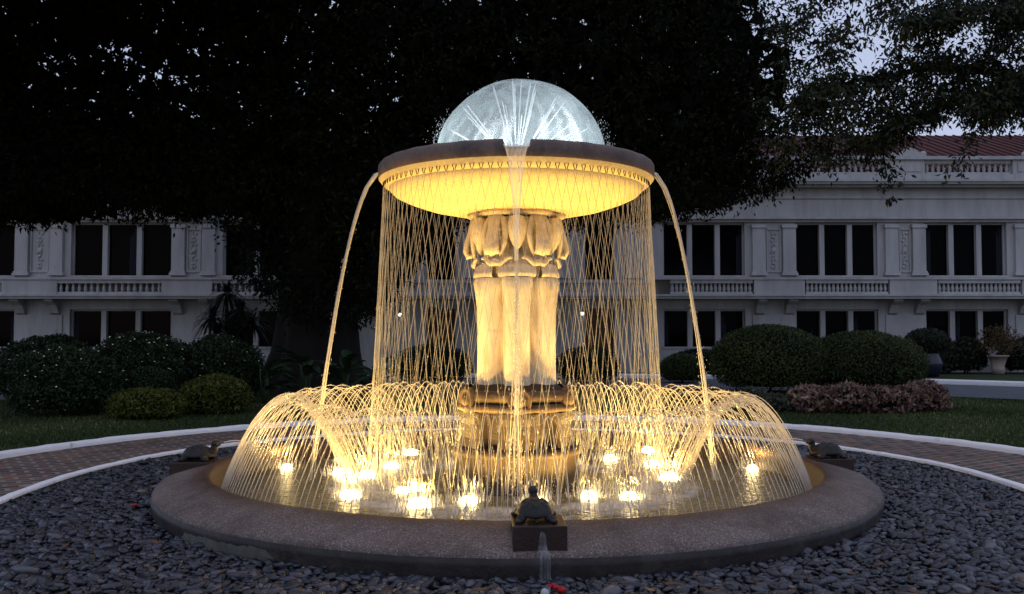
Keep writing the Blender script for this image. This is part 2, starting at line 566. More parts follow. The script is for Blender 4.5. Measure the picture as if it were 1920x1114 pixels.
M['core'] = mk_plain('shrub_inside', (0.008, 0.012, 0.006), 0.95, 0.05)
M['grass'] = leafmat('grass_blade', [(0.0, (0.020, 0.036, 0.008)), (0.7, (0.045, 0.072, 0.016)), (0.97, (0.08, 0.10, 0.03)), (1.0, (0.22, 0.20, 0.10))], 0.15, 0.6)
M['lawn'] = stone('lawn_soil', (0.018, 0.030, 0.008), (0.038, 0.055, 0.015), 1.2, 0.95, 0.6, 40)
M['dead_leaf'] = mk_plain('dead_leaf', (0.22, 0.085, 0.035), 0.7, 0.2, 0.4)
M['dead_leaf2'] = mk_plain('tan_dead_leaf', (0.30, 0.19, 0.10), 0.7, 0.2, 0.4)
M['red_petal'] = mk_plain('red_petal', (0.45, 0.012, 0.02), 0.5, 0.3, 0.3)
M['scrap'] = mk_plain('pale_scrap', (0.45, 0.46, 0.50), 0.6, 0.3, 0.3)

# ================================================================== GROUND
PC = (0.10, 0.35)          # centre of the ring path
R_IN, R_OUT = 4.55, 6.10


def fwarp(y):              # towards the viewer the ring opens into a longer oval
    return PC[1] + (y - PC[1]) * 1.5 if y < PC[1] else y


def unwarp(y):
    return np.where(y < PC[1], PC[1] + (y - PC[1]) / 1.5, y)



# lawn sheet with a slight rise beyond the drive
mb = MB()
mb.add([(-400, -200, -0.02), (400, -200, -0.02), (400, 500, -0.02), (-400, 500, -0.02)], [(0, 1, 2, 3)])
tag(mb.build('lawn', M['lawn']), kind='structure')

mb = MB()
mb.lathe([(2.9, -0.012), (R_IN + 0.02, -0.012)], 96, (PC[0], PC[1], 0), False)
bed = tag(mb.warp().build('pebble_bed', M['bed']), kind='structure')

mb = MB()
mb.lathe([(R_IN - 0.02, 0.0478), (R_OUT + 0.02, 0.0478)], 128, (PC[0], PC[1], 0), False)
path = tag(mb.warp().build('brick_path', M['mortar']), kind='structure')


def wob(amp, seed):
    ph = [random.Random(seed + i).uniform(0, 6.28) for i in range(6)]
    fr = [3, 7, 17, 41, 83, 131]
    def f(a):
        return sum(math.sin(a * k + p) / (1 + i * 0.6) for i, (k, p) in enumerate(zip(fr, ph))) * amp
    return f


w1, w2, w3 = wob(0.004, 3), wob(0.005, 9), wob(0.006, 20)
mb = MB()
mb.lathe([(R_IN - 0.080, -0.05), (R_IN - 0.080, 0.048)], 360, (PC[0], PC[1], 0), False)
k = mb.warp().build('inner_kerb_side', M['concrete'])
mb = MB()
prof = [(R_IN - 0.085, 0.044), (R_IN - 0.087, 0.068), (R_IN - 0.078, 0.076), (R_IN - 0.005, 0.077), (R_IN + 0.005, 0.070), (R_IN + 0.005, 0.03)]
mb.lathe(prof, 420, (PC[0], PC[1], 0), True, mod=lambda a, r, z: (r + w1(a) * (1 if r < R_IN else 1.4), z + (w2(a) * 0.7 if z > 0.05 else 0)))
ik = tag(mb.warp().build('inner_kerb', M['white']), kind='structure')
k.name = 'kerb_side'
k.parent = ik
mb = MB()
prof = [(R_OUT - 0.055, 0.02), (R_OUT - 0.06, 0.085), (R_OUT - 0.045, 0.112), (R_OUT, 0.124), (R_OUT + 0.05, 0.112), (R_OUT + 0.065, 0.085), (R_OUT + 0.065, -0.03)]
mb.lathe(prof, 480, (PC[0], PC[1], 0), True, mod=lambda a, r, z: (r + w2(a) * 1.3, z + (w3(a) if z > 0.05 else 0)))
tag(mb.warp().build('outer_kerb', M['white']), kind='structure')

# bricks of the ring path
CAMV = Vector(cam.location)
BL, BW, GAP = 0.215, 0.102, 0.036
ba = R(33)
ca, sa = math.cos(ba), math.sin(ba)
ux, uy = (ca, sa), (-sa, ca)
brick_list = []
nb = 64
for j in range(-70, 71):
    for i in range(-36, 37):
        cx = i * (BL + GAP) + (0.5 * (BL + GAP) if j % 2 else 0)
        cyy = j * (BW + GAP)
        X, Y = cx * ca - cyy * sa, cx * sa + cyy * ca
        Yu = float(unwarp(np.array(Y + PC[1]))) - PC[1]
        r = math.hypot(X, Yu)
        if not (R_IN + 0.06 < r < R_OUT - 0.08): continue
        if Y + PC[1] < -3.6: continue
        q = []
        cl = False
        for (dx, dy) in ((-1, -1), (1, -1), (1, 1), (-1, 1)):
            px, py = cx + dx * BL / 2, cyy + dy * BW / 2
            x2, y2 = px * ca - py * sa, px * sa + py * ca
            yu = float(unwarp(np.array(y2 + PC[1]))) - PC[1]
            r2 = math.hypot(x2, yu)
            r3 = min(max(r2, R_IN + 0.03), R_OUT - 0.05)
            if abs(r3 - r2) > 1e-6: cl = True
            q.append((x2 * r3 / r2 + PC[0], fwarp(yu * r3 / r2 + PC[1])))
        z = 0.0494 + random.uniform(-0.0005, 0.0008)
        d = (Vector((X + PC[0], Y + PC[1], 0.05)) - CAMV).length
        hid = abs(X + PC[0]) / max(Y + PC[1] + 8.5, 0.5) > 0.585 or (Y > 0 and abs(X) < 3.0)
        brick_list.append((d + (100 if hid else 0), q, z, random.random(), cl))
brick_list.sort(key=lambda t: t[0])


def brick_geo(q, z):
    c = (sum(p[0] for p in q) / 4, sum(p[1] for p in q) / 4)
    top = [(c[0] + (p[0] - c[0]) * 0.95, c[1] + (p[1] - c[1]) * 0.93, z) for p in q]
    mid = [(p[0], p[1], z - 0.005) for p in q]
    low = [(p[0], p[1], 0.03) for p in q]
    return top + mid + low


BF = [(0, 1, 2), (0, 2, 3)]
for i in range(4):
    j = (i + 1) % 4
    BF += [(i, 4 + i, 4 + j), (i, 4 + j, j), (4 + i, 8 + i, 8 + j), (4 + i, 8 + j, 4 + j)]
sv, st_, sr = [], [], []
shared = []
for s in range(10):
    me = np_mesh('brick', brick_geo([(-BL / 2, -BW / 2), (BL / 2, -BW / 2), (BL / 2, BW / 2), (-BL / 2, BW / 2)], 0.0), BF, M['brick'], [s / 9.0] * 12)
    # low ring: keep relative depth
    me.vertices.foreach_get('co', buf := np.zeros(36, dtype=np.float32))
    buf.reshape(-1, 3)[8:, 2] = -0.02
    me.vertices.foreach_set('co', buf)
    shared.append(me)
for n_, (d, q, z, rv, cl) in enumerate(brick_list):
    if n_ < 300:
        if not cl:
            o = link('brick', shared[int(rv * 9.99)], path)
            o.location = (sum(p[0] for p in q) / 4, sum(p[1] for p in q) / 4, z)
            o.rotation_euler = (random.uniform(-.008, .008), random.uniform(-.008, .008), ba)
        else:
            c = (sum(p[0] for p in q) / 4, sum(p[1] for p in q) / 4)
            g = [(v[0] - c[0], v[1] - c[1], v[2] - z) for v in brick_geo(q, z)]
            o = link('brick', np_mesh('brick', g, BF, M['brick'], [rv] * 12), path)
            o.location = (c[0], c[1], z)
    else:
        b = len(sv)
        sv += brick_geo(q, z)
        st_ += [(a + b, b2 + b, c2 + b) for a, b2, c2 in BF]
        sr += [rv] * 12
tag(link('brick_field', np_mesh('brick_field', sv, st_, M['brick'], sr), path), kind='stuff')

# ---- pebbles
def pebble_arrays(N, nu=7, nv=4):
    vs = [(0, 0, -1)]
    for j in range(1, nv):
        t = -math.pi / 2 + math.pi * j / nv
        for i in range(nu):
            a = 2 * math.pi * i / nu + 0.4 * j
            vs.append((math.cos(t) * math.cos(a), math.cos(t) * math.sin(a), math.sin(t)))
    vs.append((0, 0, 1))
    fs = []
    for i in range(nu):
        k = (i + 1) % nu
        fs.append((0, 1 + k, 1 + i))
        for j in range(nv - 2):
            a, b, c, d = 1 + j * nu + i, 1 + j * nu + k, 1 + (j + 1) * nu + k, 1 + (j + 1) * nu + i
            fs += [(a, b, c), (a, c, d)]
        L = 1 + (nv - 1) * nu
        fs.append((L, 1 + (nv - 2) * nu + i, 1 + (nv - 2) * nu + k))
    return np.array(vs), np.array(fs)


def euler_mats(rx, ry, rz):
    cx, sx, cy_, sy, cz, sz = np.cos(rx), np.sin(rx), np.cos(ry), np.sin(ry), np.cos(rz), np.sin(rz)
    m = np.empty((len(rx), 3, 3))
    m[:, 0, 0] = cz * cy_; m[:, 0, 1] = cz * sy * sx - sz * cx; m[:, 0, 2] = cz * sy * cx + sz * sx
    m[:, 1, 0] = sz * cy_; m[:, 1, 1] = sz * sy * sx + cz * cx; m[:, 1, 2] = sz * sy * cx - cz * sx
    m[:, 2, 0] = -sy; m[:, 2, 1] = cy_ * sx; m[:, 2, 2] = cy_ * cx
    return m


pp = []
for layer, (sp, zb) in enumerate(((0.044, 0.004), (0.052, 0.024))):
    g = np.arange(-5.2, 4.8, sp)
    gx, gy = np.meshgrid(g, g)
    gx = gx.ravel() + rng.uniform(-.45, .45, gx.size) * sp + PC[0]
    gy = gy.ravel() + rng.uniform(-.45, .45, gy.size) * sp + PC[1]
    r1 = np.hypot(gx - PC[0], unwarp(gy) - PC[1]); r0 = np.hypot(gx, gy)
    dd = gy + 8.5
    keep = (r1 < R_IN - 0.09) & (r0 > 3.14) & (dd > 4.6) & (np.abs(gx) / dd < 0.60) & ~((gy > 2.2) & (np.abs(gx) < 2.3))
    if layer == 1: keep &= rng.uniform(0, 1, gx.size) < 0.9
    gx, gy = gx[keep], gy[keep]
    pp.append(np.stack([gx, gy, zb + rng.uniform(-.008, .012, gx.size) + 0.03 * layer * 0], axis=1))
pos = np.concatenate(pp)
lay = np.concatenate([np.zeros(len(pp[0])), np.ones(len(pp[1]))])
N = len(pos)
big = np.exp(rng.normal(-0.04, 0.34, N))
ax = np.stack([0.036 * big * rng.uniform(.8, 1.2, N), 0.026 * big * rng.uniform(.8, 1.2, N), 0.0125 * big * rng.uniform(.75, 1.25, N)], axis=1)
ang = (rng.normal(0, 0.30, N), rng.normal(0, 0.30, N), rng.uniform(0, 6.28, N))
prn = rng.uniform(0, 1, N)
pbv, pbf = pebble_arrays(0)
# the 300 nearest in view become stones of their own
near = np.where(lay == 1)[0]
dist = np.linalg.norm(pos[near] - np.array(CAMV), axis=1) + np.where(np.abs(pos[near][:, 0] / (pos[near][:, 1] + 8.5)) > 0.56, 50, 0) + np.where(pos[near][:, 1] + 8.5 < 5.0, 50, 0)
top300 = near[np.argsort(dist)[:300]]
mask = np.ones(N, bool); mask[top300] = False
idx = np.where(mask)[0]
mats = euler_mats(*[a[idx] for a in ang])
lump = 1 + 0.10 * rng.normal(size=(len(idx), len(pbv), 1))
V = np.einsum('nij,nkj->nki', mats, pbv[None] * lump * ax[idx][:, None, :]) + pos[idx][:, None, :]
T = (np.arange(len(idx))[:, None, None] * len(pbv) + pbf[None]).reshape(-1, 3)
tag(link('pebble_mass', np_mesh('pebble_mass', V, T, M['pebble'], np.repeat(prn[idx], len(pbv)), True), bed), kind='stuff')
pv2, pf2 = pebble_arrays(0, 9, 5)
pm = []
for s in range(14):
    lp = 1 + 0.07 * rng.normal(size=(len(pv2), 1))
    pm.append(np_mesh('pebble', pv2 * lp, pf2, M['pebble'], [[0.05, .2, .35, .45, .55, .6, .7, .8, .88, .93, .3, .5, .97, .99][s]] * len(pv2), True))
for i in top300:
    o = link('pebble', pm[min(13, int(prn[i] ** 1.0 * 13.3)) if prn[i] < .97 else 13 if prn[i] > .99 else 12], bed)
    o.location = pos[i]
    o.rotation_euler = (ang[0][i], ang[1][i], ang[2][i])
    o.scale = ax[i]

# ---- drive ring and its kerbs
mb = MB(); mb.lathe([(16.1, 0.0), (21.5, 0.0)], 128, (0, 0, 0), False)
tag(mb.build('driveway', M['asphalt']), kind='structure')
mb = MB(); mb.lathe([(21.5, -0.02), (21.5, 0.10), (21.56, 0.13), (21.8, 0.13), (21.85, 0.10), (21.85, -0.02)], 200, (0, 0, 0), True)
tag(mb.build('driveway_kerb', M['white']), kind='structure')

# ---- lawn grass
def grass_patch(name, pts, hmin, hmax):
    n = len(pts)
    a = rng.uniform(0, 6.28, n)
    h = rng.uniform(hmin, hmax, n)
    w = rng.uniform(0.006, 0.012, n)
    lean = rng.normal(0, 0.5, (n, 2)) * h[:, None]
    d = np.stack([np.cos(a), np.sin(a)], 1) * w[:, None]
    p0 = np.c_[pts - d, np.full(n, -0.02)]
    p1 = np.c_[pts + d, np.full(n, -0.02)]
    p2 = np.c_[pts + lean, h - 0.02]
    v = np.stack([p0, p1, p2], 1).reshape(-1, 3)
    t = np.arange(3 * n).reshape(-1, 3)
    patch = 0.5 + 0.25 * np.sin(pts[:, 0] * 1.3 + 2 * np.sin(pts[:, 1] * .7)) + rng.normal(0, .22, n)
    patch[rng.uniform(0, 1, n) < 0.004] = 1.0
    me = np_mesh(name, v, t, M['grass'], np.repeat(np.clip(patch, 0, 1), 3))
    return tag(link(name, me), 'short dark green lawn grass around the brick path', 'grass', kind='stuff')


n = 420000
gx = rng.uniform(-13, 13, n); gy = rng.uniform(-1.5, 16.2, n)
rr = np.hypot(gx - PC[0], unwarp(gy) - PC[1])
k = (rr > R_OUT + 0.07) & (np.hypot(gx, gy) < 16.05) & (np.abs(gx) / (gy + 8.5) < 0.6) & ~((np.abs(gx) < 3.2) & (gy > 3)) & (rng.uniform(0, 1, n) < np.clip(1.5 - (gy + 8.5) / 22, .25, 1))
grass_patch('grass', np.stack([gx[k], gy[k]], 1), 0.02, 0.055)

# ================================================================== BUILDING
YF = 26.0
CUR = random.Random(4)
M['curtain'] = mk_plain('dim_curtain', (0.028, 0.030, 0.042), 0.9, 0.05)
TB = 2000


def wall_parts(root, x0, x1, groups, zg=(0.95, 2.37), zu=(3.66, 5.68)):
    """facade pieces around window groups: (xa, xb) openings on both floors"""
    mb = MB()
    mb.box(x0, x1, YF, YF + 0.4, -0.2, zg[0])
    mb.box(x0, x1, YF, YF + 0.4, zg[1], zu[0])
    mb.box(x0, x1, YF, YF + 0.4, zu[1], 7.0)
    e = [x0] + [v for g in groups for v in g] + [x1]
    for a, b in zip(e[0::2], e[1::2]):
        if b - a > 0.02:
            mb.box(a, b, YF, YF + 0.4, zg[0], zg[1])
            mb.box(a, b, YF, YF + 0.4, zu[0], zu[1])
    mb.build('wall', M['wall'], root, True)


def window(root, xa, xb, z0, z1, n=3, mull=0.19):
    mb = MB()
    f = 0.06
    mb.box(xa, xa + f, YF + 0.16, YF + 0.30, z0, z1)
    mb.box(xb - f, xb, YF + 0.16, YF + 0.30, z0, z1)
    mb.box(xa + f, xb - f, YF + 0.16, YF + 0.30, z1 - f, z1)
    w = mb.build('window', M['wall'], root, True)
    mi = root.location
    def sub(nm, m_, mat):
        o = m_.build(nm, mat, w)
        o.matrix_parent_inverse = w.matrix_parent_inverse.copy() if False else Matrix.Identity(4)
        return o
    mb = MB(); mb.box(xa - 0.03, xb + 0.03, YF - 0.05, YF + 0.3, z0 - 0.07, z0)
    sub('sill', mb, M['wall'])
    wdt = (xb - xa - 2 * f - (n - 1) * mull) / n
    for i in range(n):
        a = xa + f + i * (wdt + mull)
        mb = MB(); mb.box(a, a + wdt, YF + 0.24, YF + 0.26, z0 + 0.001, z1 - f)
        sub('pane', mb, M['glass_dark'])
        if CUR.random() < 0.45:            # a drawn curtain edge just behind the glass line
            cw = CUR.uniform(0.12, 0.32); ca_ = a + (0.03 if CUR.random() < .5 else wdt - cw - .03)
            mb = MB()
            for f_ in range(5):
                mb.box(ca_ + cw * f_ / 5, ca_ + cw * (f_ + .8) / 5, YF + 0.225 + .004 * (f_ % 2), YF + 0.2395, z0 + 0.05, z1 - f - CUR.uniform(.1, .5))
            sub('curtain', mb, M['curtain'])
        if i < n - 1:
            mb = MB(); mb.box(a + wdt, a + wdt + mull, YF + 0.06, YF + 0.30, z0 + 0.001, z1 - f - 0.001)
            sub('mullion', mb, M['wall'])
    return w


BALU = None


def baluster_mesh(h, r):
    mb = MB()
    mb.lathe([(r * .8, 0), (r, 0.03 * h), (r * .55, 0.12 * h), (r * .95, 0.35 * h), (r * .8, 0.5 * h), (r * .5, 0.75 * h), (r * .5, .85 * h), (r * .95, 0.95 * h), (r * .8, h)], 8)
    return mb.mesh('baluster', M['wall'])


def balustrade(root, xa, xb, y, z0, z1, n, name='balustrade'):
    """rail and plinth with single balusters between solid dies"""
    mb = MB()
    mb.box(xa, xb, y - 0.10, y + 0.10, z1 - 0.13, z1)
    mb.box(xa, xb, y - 0.09, y + 0.09, z0, z0 + 0.09)
    o = mb.build(name, M['wall'], root, True)
    h = z1 - z0 - 0.22
    me = baluster_mesh(h, 0.075)
    for i in range(n):
        b = link('baluster', me, o)
        b.location = (xa + (xb - xa) * (i + 0.5) / n, y, z0 + 0.09)
    return o


def solid(root, name, x0, x1, y0, y1, z0, z1, mat='wall', bev=0.0):
    return MB().box(x0, x1, y0, y1, z0, z1, bev).build(name, M[mat], root, True)


def pilaster(root, x0, x1, z0=3.66, z1=5.6):
    mb = MB()
    mb.box(x0, x1, YF - 0.14, YF - 0.002, z0 + 0.16, z1 - 0.13)
    mb.box(x0 - 0.06, x1 + 0.06, YF - 0.20, YF - 0.002, z0, z0 + 0.09)
    mb.box(x0 - 0.03, x1 + 0.03, YF - 0.17, YF - 0.002, z0 + 0.09, z0 + 0.16)
    mb.box(x0 - 0.04, x1 + 0.04, YF - 0.18, YF - 0.002, z1 - 0.13, z1)
    return mb.build('pilaster', M['wall'], root, True)


def relief(root, x0, x1, z0=3.78, z1=5.45):
    """carved panel between a pair of pilasters: frame and a raised vine with rosettes"""
    mb = MB()
    t = 0.05
    mb.box(x0, x0 + t, YF - 0.05, YF - 0.002, z0, z1)
    mb.box(x1 - t, x1, YF - 0.05, YF - 0.002, z0, z1)
    mb.box(x0 + t, x1 - t, YF - 0.05, YF - 0.002, z0, z0 + t)
    mb.box(x0 + t, x1 - t, YF - 0.05, YF - 0.002, z1 - t, z1)
    o = mb.build('relief_panel', M['wall'], root, True)
    mb = MB()
    c = (x0 + x1) / 2
    pts = [(c + 0.07 * math.sin(k * 0.9), YF - 0.02, z0 + 0.12 + (z1 - z0 - 0.24) * k / 20) for k in range(21)]
    mb.tube(pts, 0.018, 5)
    for k in range(1, 20, 2):
        mb.ell((c - 0.08 * math.sin(k * 0.9), YF - 0.02, pts[k][2]), (0.055, 0.03, 0.05), 7, 4)
    mb.ell((c, YF - 0.02, (z0 + z1) / 2), (0.10, 0.05, 0.10), 10, 5)
    mb.build('carving', M['wall'], o)
    return o


def bracket(root, x):
    mb = MB()
    w = 0.17
    pr = [(0.0, 2.74), (-0.62, 2.74), (-0.62, 2.66), (-0.5, 2.60), (-0.34, 2.52), (-0.22, 2.36), (-0.14, 2.22), (0.0, 2.16)]
    vs = [(x - w, YF + p[0] - 0.002, p[1]) for p in pr] + [(x + w, YF + p[0] - 0.002, p[1]) for p in pr]
    n_ = len(pr)
    fs = [tuple(range(n_)), tuple(range(2 * n_ - 1, n_ - 1, -1))] + [(i, n_ + i, n_ + (i + 1) % n_, (i + 1) % n_) for i in range(n_)]
    mb.add(vs, fs)
    return mb.build('bracket', M['wall'], root, True)


def wing(name, label, x0, x1, groups, side, bal_n, parapet):
    root = empty(name, ((x0 + x1) / 2, YF, 0))
    tag(root, label, 'building', 'wings of the white two-storey building')
    wall_parts(root, x0, x1, groups)
    for (a, b) in groups:
        window(root, a, b, 0.95, 2.37)
        window(root, a, b, 3.66, 5.68)
    # pilaster pairs between groups
    gaps = []
    e = sorted(groups)
    if side > 0:
        ed = [(g[1], (e[i + 1][0] if i + 1 < len(e) else x1)) for i, g in enumerate(e)]
    else:
        ed = [((e[i - 1][1] if i > 0 else x0), g[0]) for i, g in enumerate(e)]
    for (a, b) in ed:
        if b - a < 1.2: continue
        if side > 0: a2, b2 = a + 0.27, b - 0.02
        else: a2, b2 = a + 0.03, b - 0.27
        pw = 0.49
        pilaster(root, a2, a2 + pw)
        pilaster(root, b2 - pw, b2)
        relief(root, a2 + pw + 0.06, b2 - pw - 0.06)
        # die of the balcony front and brackets below it
        solid(root, 'balcony_die', a2 - 0.12, b2 + 0.12, YF - 0.74, YF - 0.50, 2.915, 3.46)
        bracket(root, a2 + 0.26); bracket(root, b2 - 0.26)
        solid(root, 'lower_panel', a2, b2, YF - 0.05, YF - 0.003, 0.3, 2.16)
    # balcony slab with mouldings
    mb = MB()
    mb.box(x0, x1, YF - 0.80, YF - 0.004, 2.745, 2.84)
    mb.box(x0, x1, YF - 0.86, YF - 0.004, 2.84, 2.912)
    mb.build('balcony_slab', M['wall'], root, True)
    solid(root, 'balcony_rail_cap', x0, x1, YF - 0.78, YF - 0.215, 3.462, 3.54)
    solid(root, 'balcony_ledge', x0, x1, YF - 0.214, YF - 0.004, 3.462, 3.52)
    for (a, b), nb_ in zip(groups, bal_n):
        balustrade(root, a + (0.15 if side > 0 else -.15), b + 0.1 * side, YF - 0.62, 2.915, 3.46, nb_)
    # entablature
    mb = MB()
    mb.box(x0, x1, YF - 0.10, YF - 0.003, 5.70, 5.80)
    mb.box(x0, x1, YF - 0.22, YF - 0.003, 5.80, 5.88)
    mb.box(x0, x1, YF - 0.06, YF - 0.003, 6.60, 6.72)
    mb.build('architrave', M['wall'], root, True)
    mb = MB()
    mb.box(x0, x1, YF - 0.35, YF + 0.4, 7.003, 7.09)
    mb.box(x0, x1, YF - 0.55, YF + 0.4, 7.09, 7.17)
    mb.box(x0, x1, YF - 0.62, YF + 0.4, 7.17, 7.25)
    mb.build('cornice', M['wall'], root, True)
    # parapet
    solid(root, 'parapet_plinth', x0, x1, YF - 0.30, YF + 0.1, 7.252, 7.50)
    solid(root, 'parapet_cap', x0, x1, YF - 0.36, YF + 0.16, 8.052, 8.18)
    for kind, a, b in parapet:
        if kind == 'b':
            balustrade(root, a, b, YF - 0.10, 7.502, 8.05, max(2, int((b - a) / 0.215)), 'parapet_balustrade')
        else:
            mb = MB()
            mb.box(a, b, YF - 0.26, YF + 0.06, 7.502, 8.05)
            mb.box(a + 0.18, b - 0.18, YF - 0.29, YF - 0.262, 7.60, 7.95)
            mb.build('parapet_die', M['wall'], root, True)
            c = (a + b) / 2 + 0.2
            mb = MB()
            pr = [(-0.62, 8.182), (0.62, 8.182), (0.60, 8.26), (0.42, 8.30), (0.18, 8.46), (0, 8.52), (-0.18, 8.46), (-0.42, 8.30), (-0.60, 8.26)]
            vs = [(c + p[0], YF - 0.28, p[1]) for p in pr] + [(c + p[0], YF + 0.02, p[1]) for p in pr]
            q = len(pr)
            mb.add(vs, [tuple(range(q)), tuple(range(2 * q - 1, q - 1, -1))] + [(i, q + i, q + (i + 1) % q, (i + 1) % q) for i in range(q)])
            for s in (-1, 1):
                mb.ell((c + s * 0.55, YF - 0.13, 8.30), (0.11, 0.18, 0.11), 8, 6)
            mb.build('acroterion', M['wall'], root, True)
    # roof with standing ribs
    mb = MB()
    ze, zr, ye, yr = 7.9, 10.9, YF + 0.6, YF + 8.5
    mb.add([(x0, ye, ze), (x1, ye, ze), (x1, yr, zr), (x0, yr, zr), (x0, ye, ze - .15), (x1, ye, ze - .15), (x1, yr, ze - .15), (x0, yr, ze - .15)],
           [(0, 1, 2, 3), (4, 7, 6, 5), (0, 4, 5, 1), (1, 5, 6, 2), (2, 6, 7, 3), (3, 7, 4, 0)])
    rf = mb.build('roof', M['roof'], root, True)
    mb = MB()
    x = x0 + 0.2
    while x < x1:
        mb.add([(x - .03, ye, ze + .002), (x + .03, ye, ze + .002), (x + .03, yr, zr + .002), (x - .03, yr, zr + .002), (x - .03, ye, ze + .05), (x + .03, ye, ze + .05), (x + .03, yr, zr + .05), (x - .03, yr, zr + .05)],
               [(4, 5, 6, 7), (0, 4, 7, 3), (1, 2, 6, 5), (0, 1, 5, 4)])
        x += 0.42
    tag(mb.build('roof_ribs', M['roof'], rf), kind='stuff')
    return root


RG = [(5.72, 8.84), (10.78, 13.90), (15.72, 18.84), (20.68, 23.80)]
LG = [(-22.7, -18.98), (-16.87, -13.02), (-11.08, -7.25)]
wing('building_wing', 'white two-storey wing with red roof and roof balustrade behind the clipped round hedges', 5.30, 25.9, RG, 1, (19, 19, 19, 19),
     [('b', 8.4, 12.0), ('b', 12.05, 14.1), ('d', 14.15, 15.65), ('b', 15.7, 18.95), ('d', 19.0, 20.8), ('b', 20.85, 24.0), ('d', 24.05, 25.8), ('d', 5.4, 6.9), ('b', 6.95, 8.35)])
wing('building_wing', 'white two-storey wing in deep shade behind the white-flowering shrubs', -24.0, -6.9, LG, -1, (17, 17, 17),
     [('d', -18.9, -17.0), ('b', -16.9, -13.1), ('d', -13.0, -11.1), ('b', -11.0, -7.3), ('b', -23.6, -19.0)])

# entrance block between the wings
eb = empty('building_entrance', (-0.8, YF, 0))
tag(eb, 'recessed white entrance front with wooden doors seen through the falling water', 'building')
mb = MB()
doors = [(-3.3, -2.2), (-0.4, 0.7), (2.75, 3.85)]
x0, x1 = -6.895, 5.295
e = [x0] + [v for g in doors for v in g] + [x1]
for a, b in zip(e[0::2], e[1::2]):
    mb.box(a, b, YF, YF + 0.4, -0.2, 2.4)
    mb.box(a, b, YF, YF + 0.4, 3.45, 5.68)
mb.box(x0, x1, YF, YF + 0.4, 2.4, 3.45)
mb.box(x0, x1, YF, YF + 0.4, 5.68, 7.2)
mb.build('wall', M['wall'], eb, True)
for (a, b) in doors:
    mb = MB(); mb.box(a, b, YF + 0.22, YF + 0.27, 0.0, 2.4)
    d = mb.build('door', M['wood'], eb, True)
    for k in range(4):
        s_ = MB(); z = 0.15 + 0.56 * k
        s_.box(a + 0.12, (a + b) / 2 - 0.05, YF + 0.20, YF + 0.219, z, z + 0.42)
        s_.box((a + b) / 2 + 0.05, b - 0.12, YF + 0.20, YF + 0.219, z, z + 0.42)
        s_.build('door_panel', M['wood'], d)
    mb = MB(); mb.box(a, b, YF + 0.24, YF + 0.26, 3.452, 5.678)
    mb.build('window', M['glass_dark'], eb, True)
for x in (-6.3, -4.3, -1.6, 1.3, 2.05, 4.6):
    pilaster(eb, x - 0.3, x + 0.3, 3.55, 5.6)
mb = MB()
mb.box(x0, x1, YF - 0.80, YF - 0.004, 2.745, 2.84); mb.box(x0, x1, YF - 0.86, YF - 0.004, 2.84, 2.912)
mb.build('balcony_slab', M['wall'], eb, True)
balustrade(eb, x0 + 0.1, x1 - 0.1, YF - 0.62, 2.915, 3.46, 58)
solid(eb, 'cornice', x0, x1, YF - 0.5, YF + 0.4, 7.203, 7.3)
mb = MB(); mb.add([(x0, YF + .5, 7.6), (x1, YF + .5, 7.6), (x1, YF + 8, 10.7), (x0, YF + 8, 10.7), (x0, YF + 8, 7.3), (x1, YF + 8, 7.3), (x0, YF + .5, 7.3), (x1, YF + .5, 7.3)],
                   [(0, 1, 2, 3), (3, 2, 5, 4), (0, 6, 7, 1), (0, 3, 4, 6), (1, 7, 5, 2)])
mb.build('roof', M['roof'], eb, True)

# two small lit lanterns on the entrance front
for (x, z, lab) in ((-4.28, 2.12, 'small lit white lantern on the dark entrance wall near the tree trunk'),
                    (2.62, 2.16, 'small lit white lantern beside the brown wooden door')):
    ro = empty('wall_lantern', (x, YF - 0.02, z))
    tag(ro, lab, 'lantern', 'lanterns on the entrance front')
    mb = MB(); mb.box(-0.03, 0.03, -0.14, 0.0, 0.13, 0.16); mb.box(-0.05, 0.05, -0.02, 0.018, 0.0, 0.2)
    mb.build('wall_arm', M['black_metal'], ro)
    mb = MB(); mb.lathe([(0.0, 0.11), (0.07, 0.09), (0.075, 0.05), (0.05, -0.01), (0.0, -0.03)], 12, (0, -0.2, 0))
    mb.build('lamp_shade', M['lens_house'], ro)

# ================================================================== FOUNTAIN
ft = empty('fountain', (0, 0, 0))
tag(ft, 'round stone fountain with raised bowl on a clustered column, lit warm yellow from the pool', 'fountain')

# basin kerb
wk = wob(0.0035, 50)
prof = [(2.70, -0.30), (2.70, 0.235), (2.71, 0.268), (2.74, 0.282), (2.80, 0.274), (2.92, 0.245), (3.06, 0.207), (3.13, 0.183), (3.155, 0.165), (3.160, 0.145),
        (3.158, 0.095), (3.145, 0.082), (3.12, 0.078), (3.11, 0.07), (3.11, -0.1)]
mb = MB()
mb.lathe(prof, 360, (0, 0, 0), True, mod=lambda a, r, z: (r + (wk(a) if r > 3.0 else 0), z + 0.5 * wk(a * 1.7)))
mb.build('basin_kerb', M['aggregate'], ft)
mb = MB()
mb.lathe([(3.150, 0.150), (3.166, 0.146), (3.168, 0.10), (3.160, 0.03), (3.160, -0.06)], 360, (0, 0, 0), True, mod=lambda a, r, z: (r + wk(a), z + 0.5 * wk(a * 1.7)))
mb.build('kerb_face', M['darkface'], ft)  # vertical face in a darker tone than the kerb top
mb = MB()
mb.lathe([(3.160, 0.082), (3.178, 0.078), (3.186, 0.03), (3.19, -0.06)], 60, (0, 0, 0), True, a0=R(-50), a1=R(-27), mod=lambda a, r, z: (r + 0.6 * wk(a * 1.3) - 0.045 * max(0, 1 - min(a - R(-50), R(-27) - a) / R(4)), z + (wk(a * 5) * 2.5 + 0.02 * math.sin(a * 7) if z > 0.05 else 0)))
mb.build('basin_footing', M['concrete'], ft)
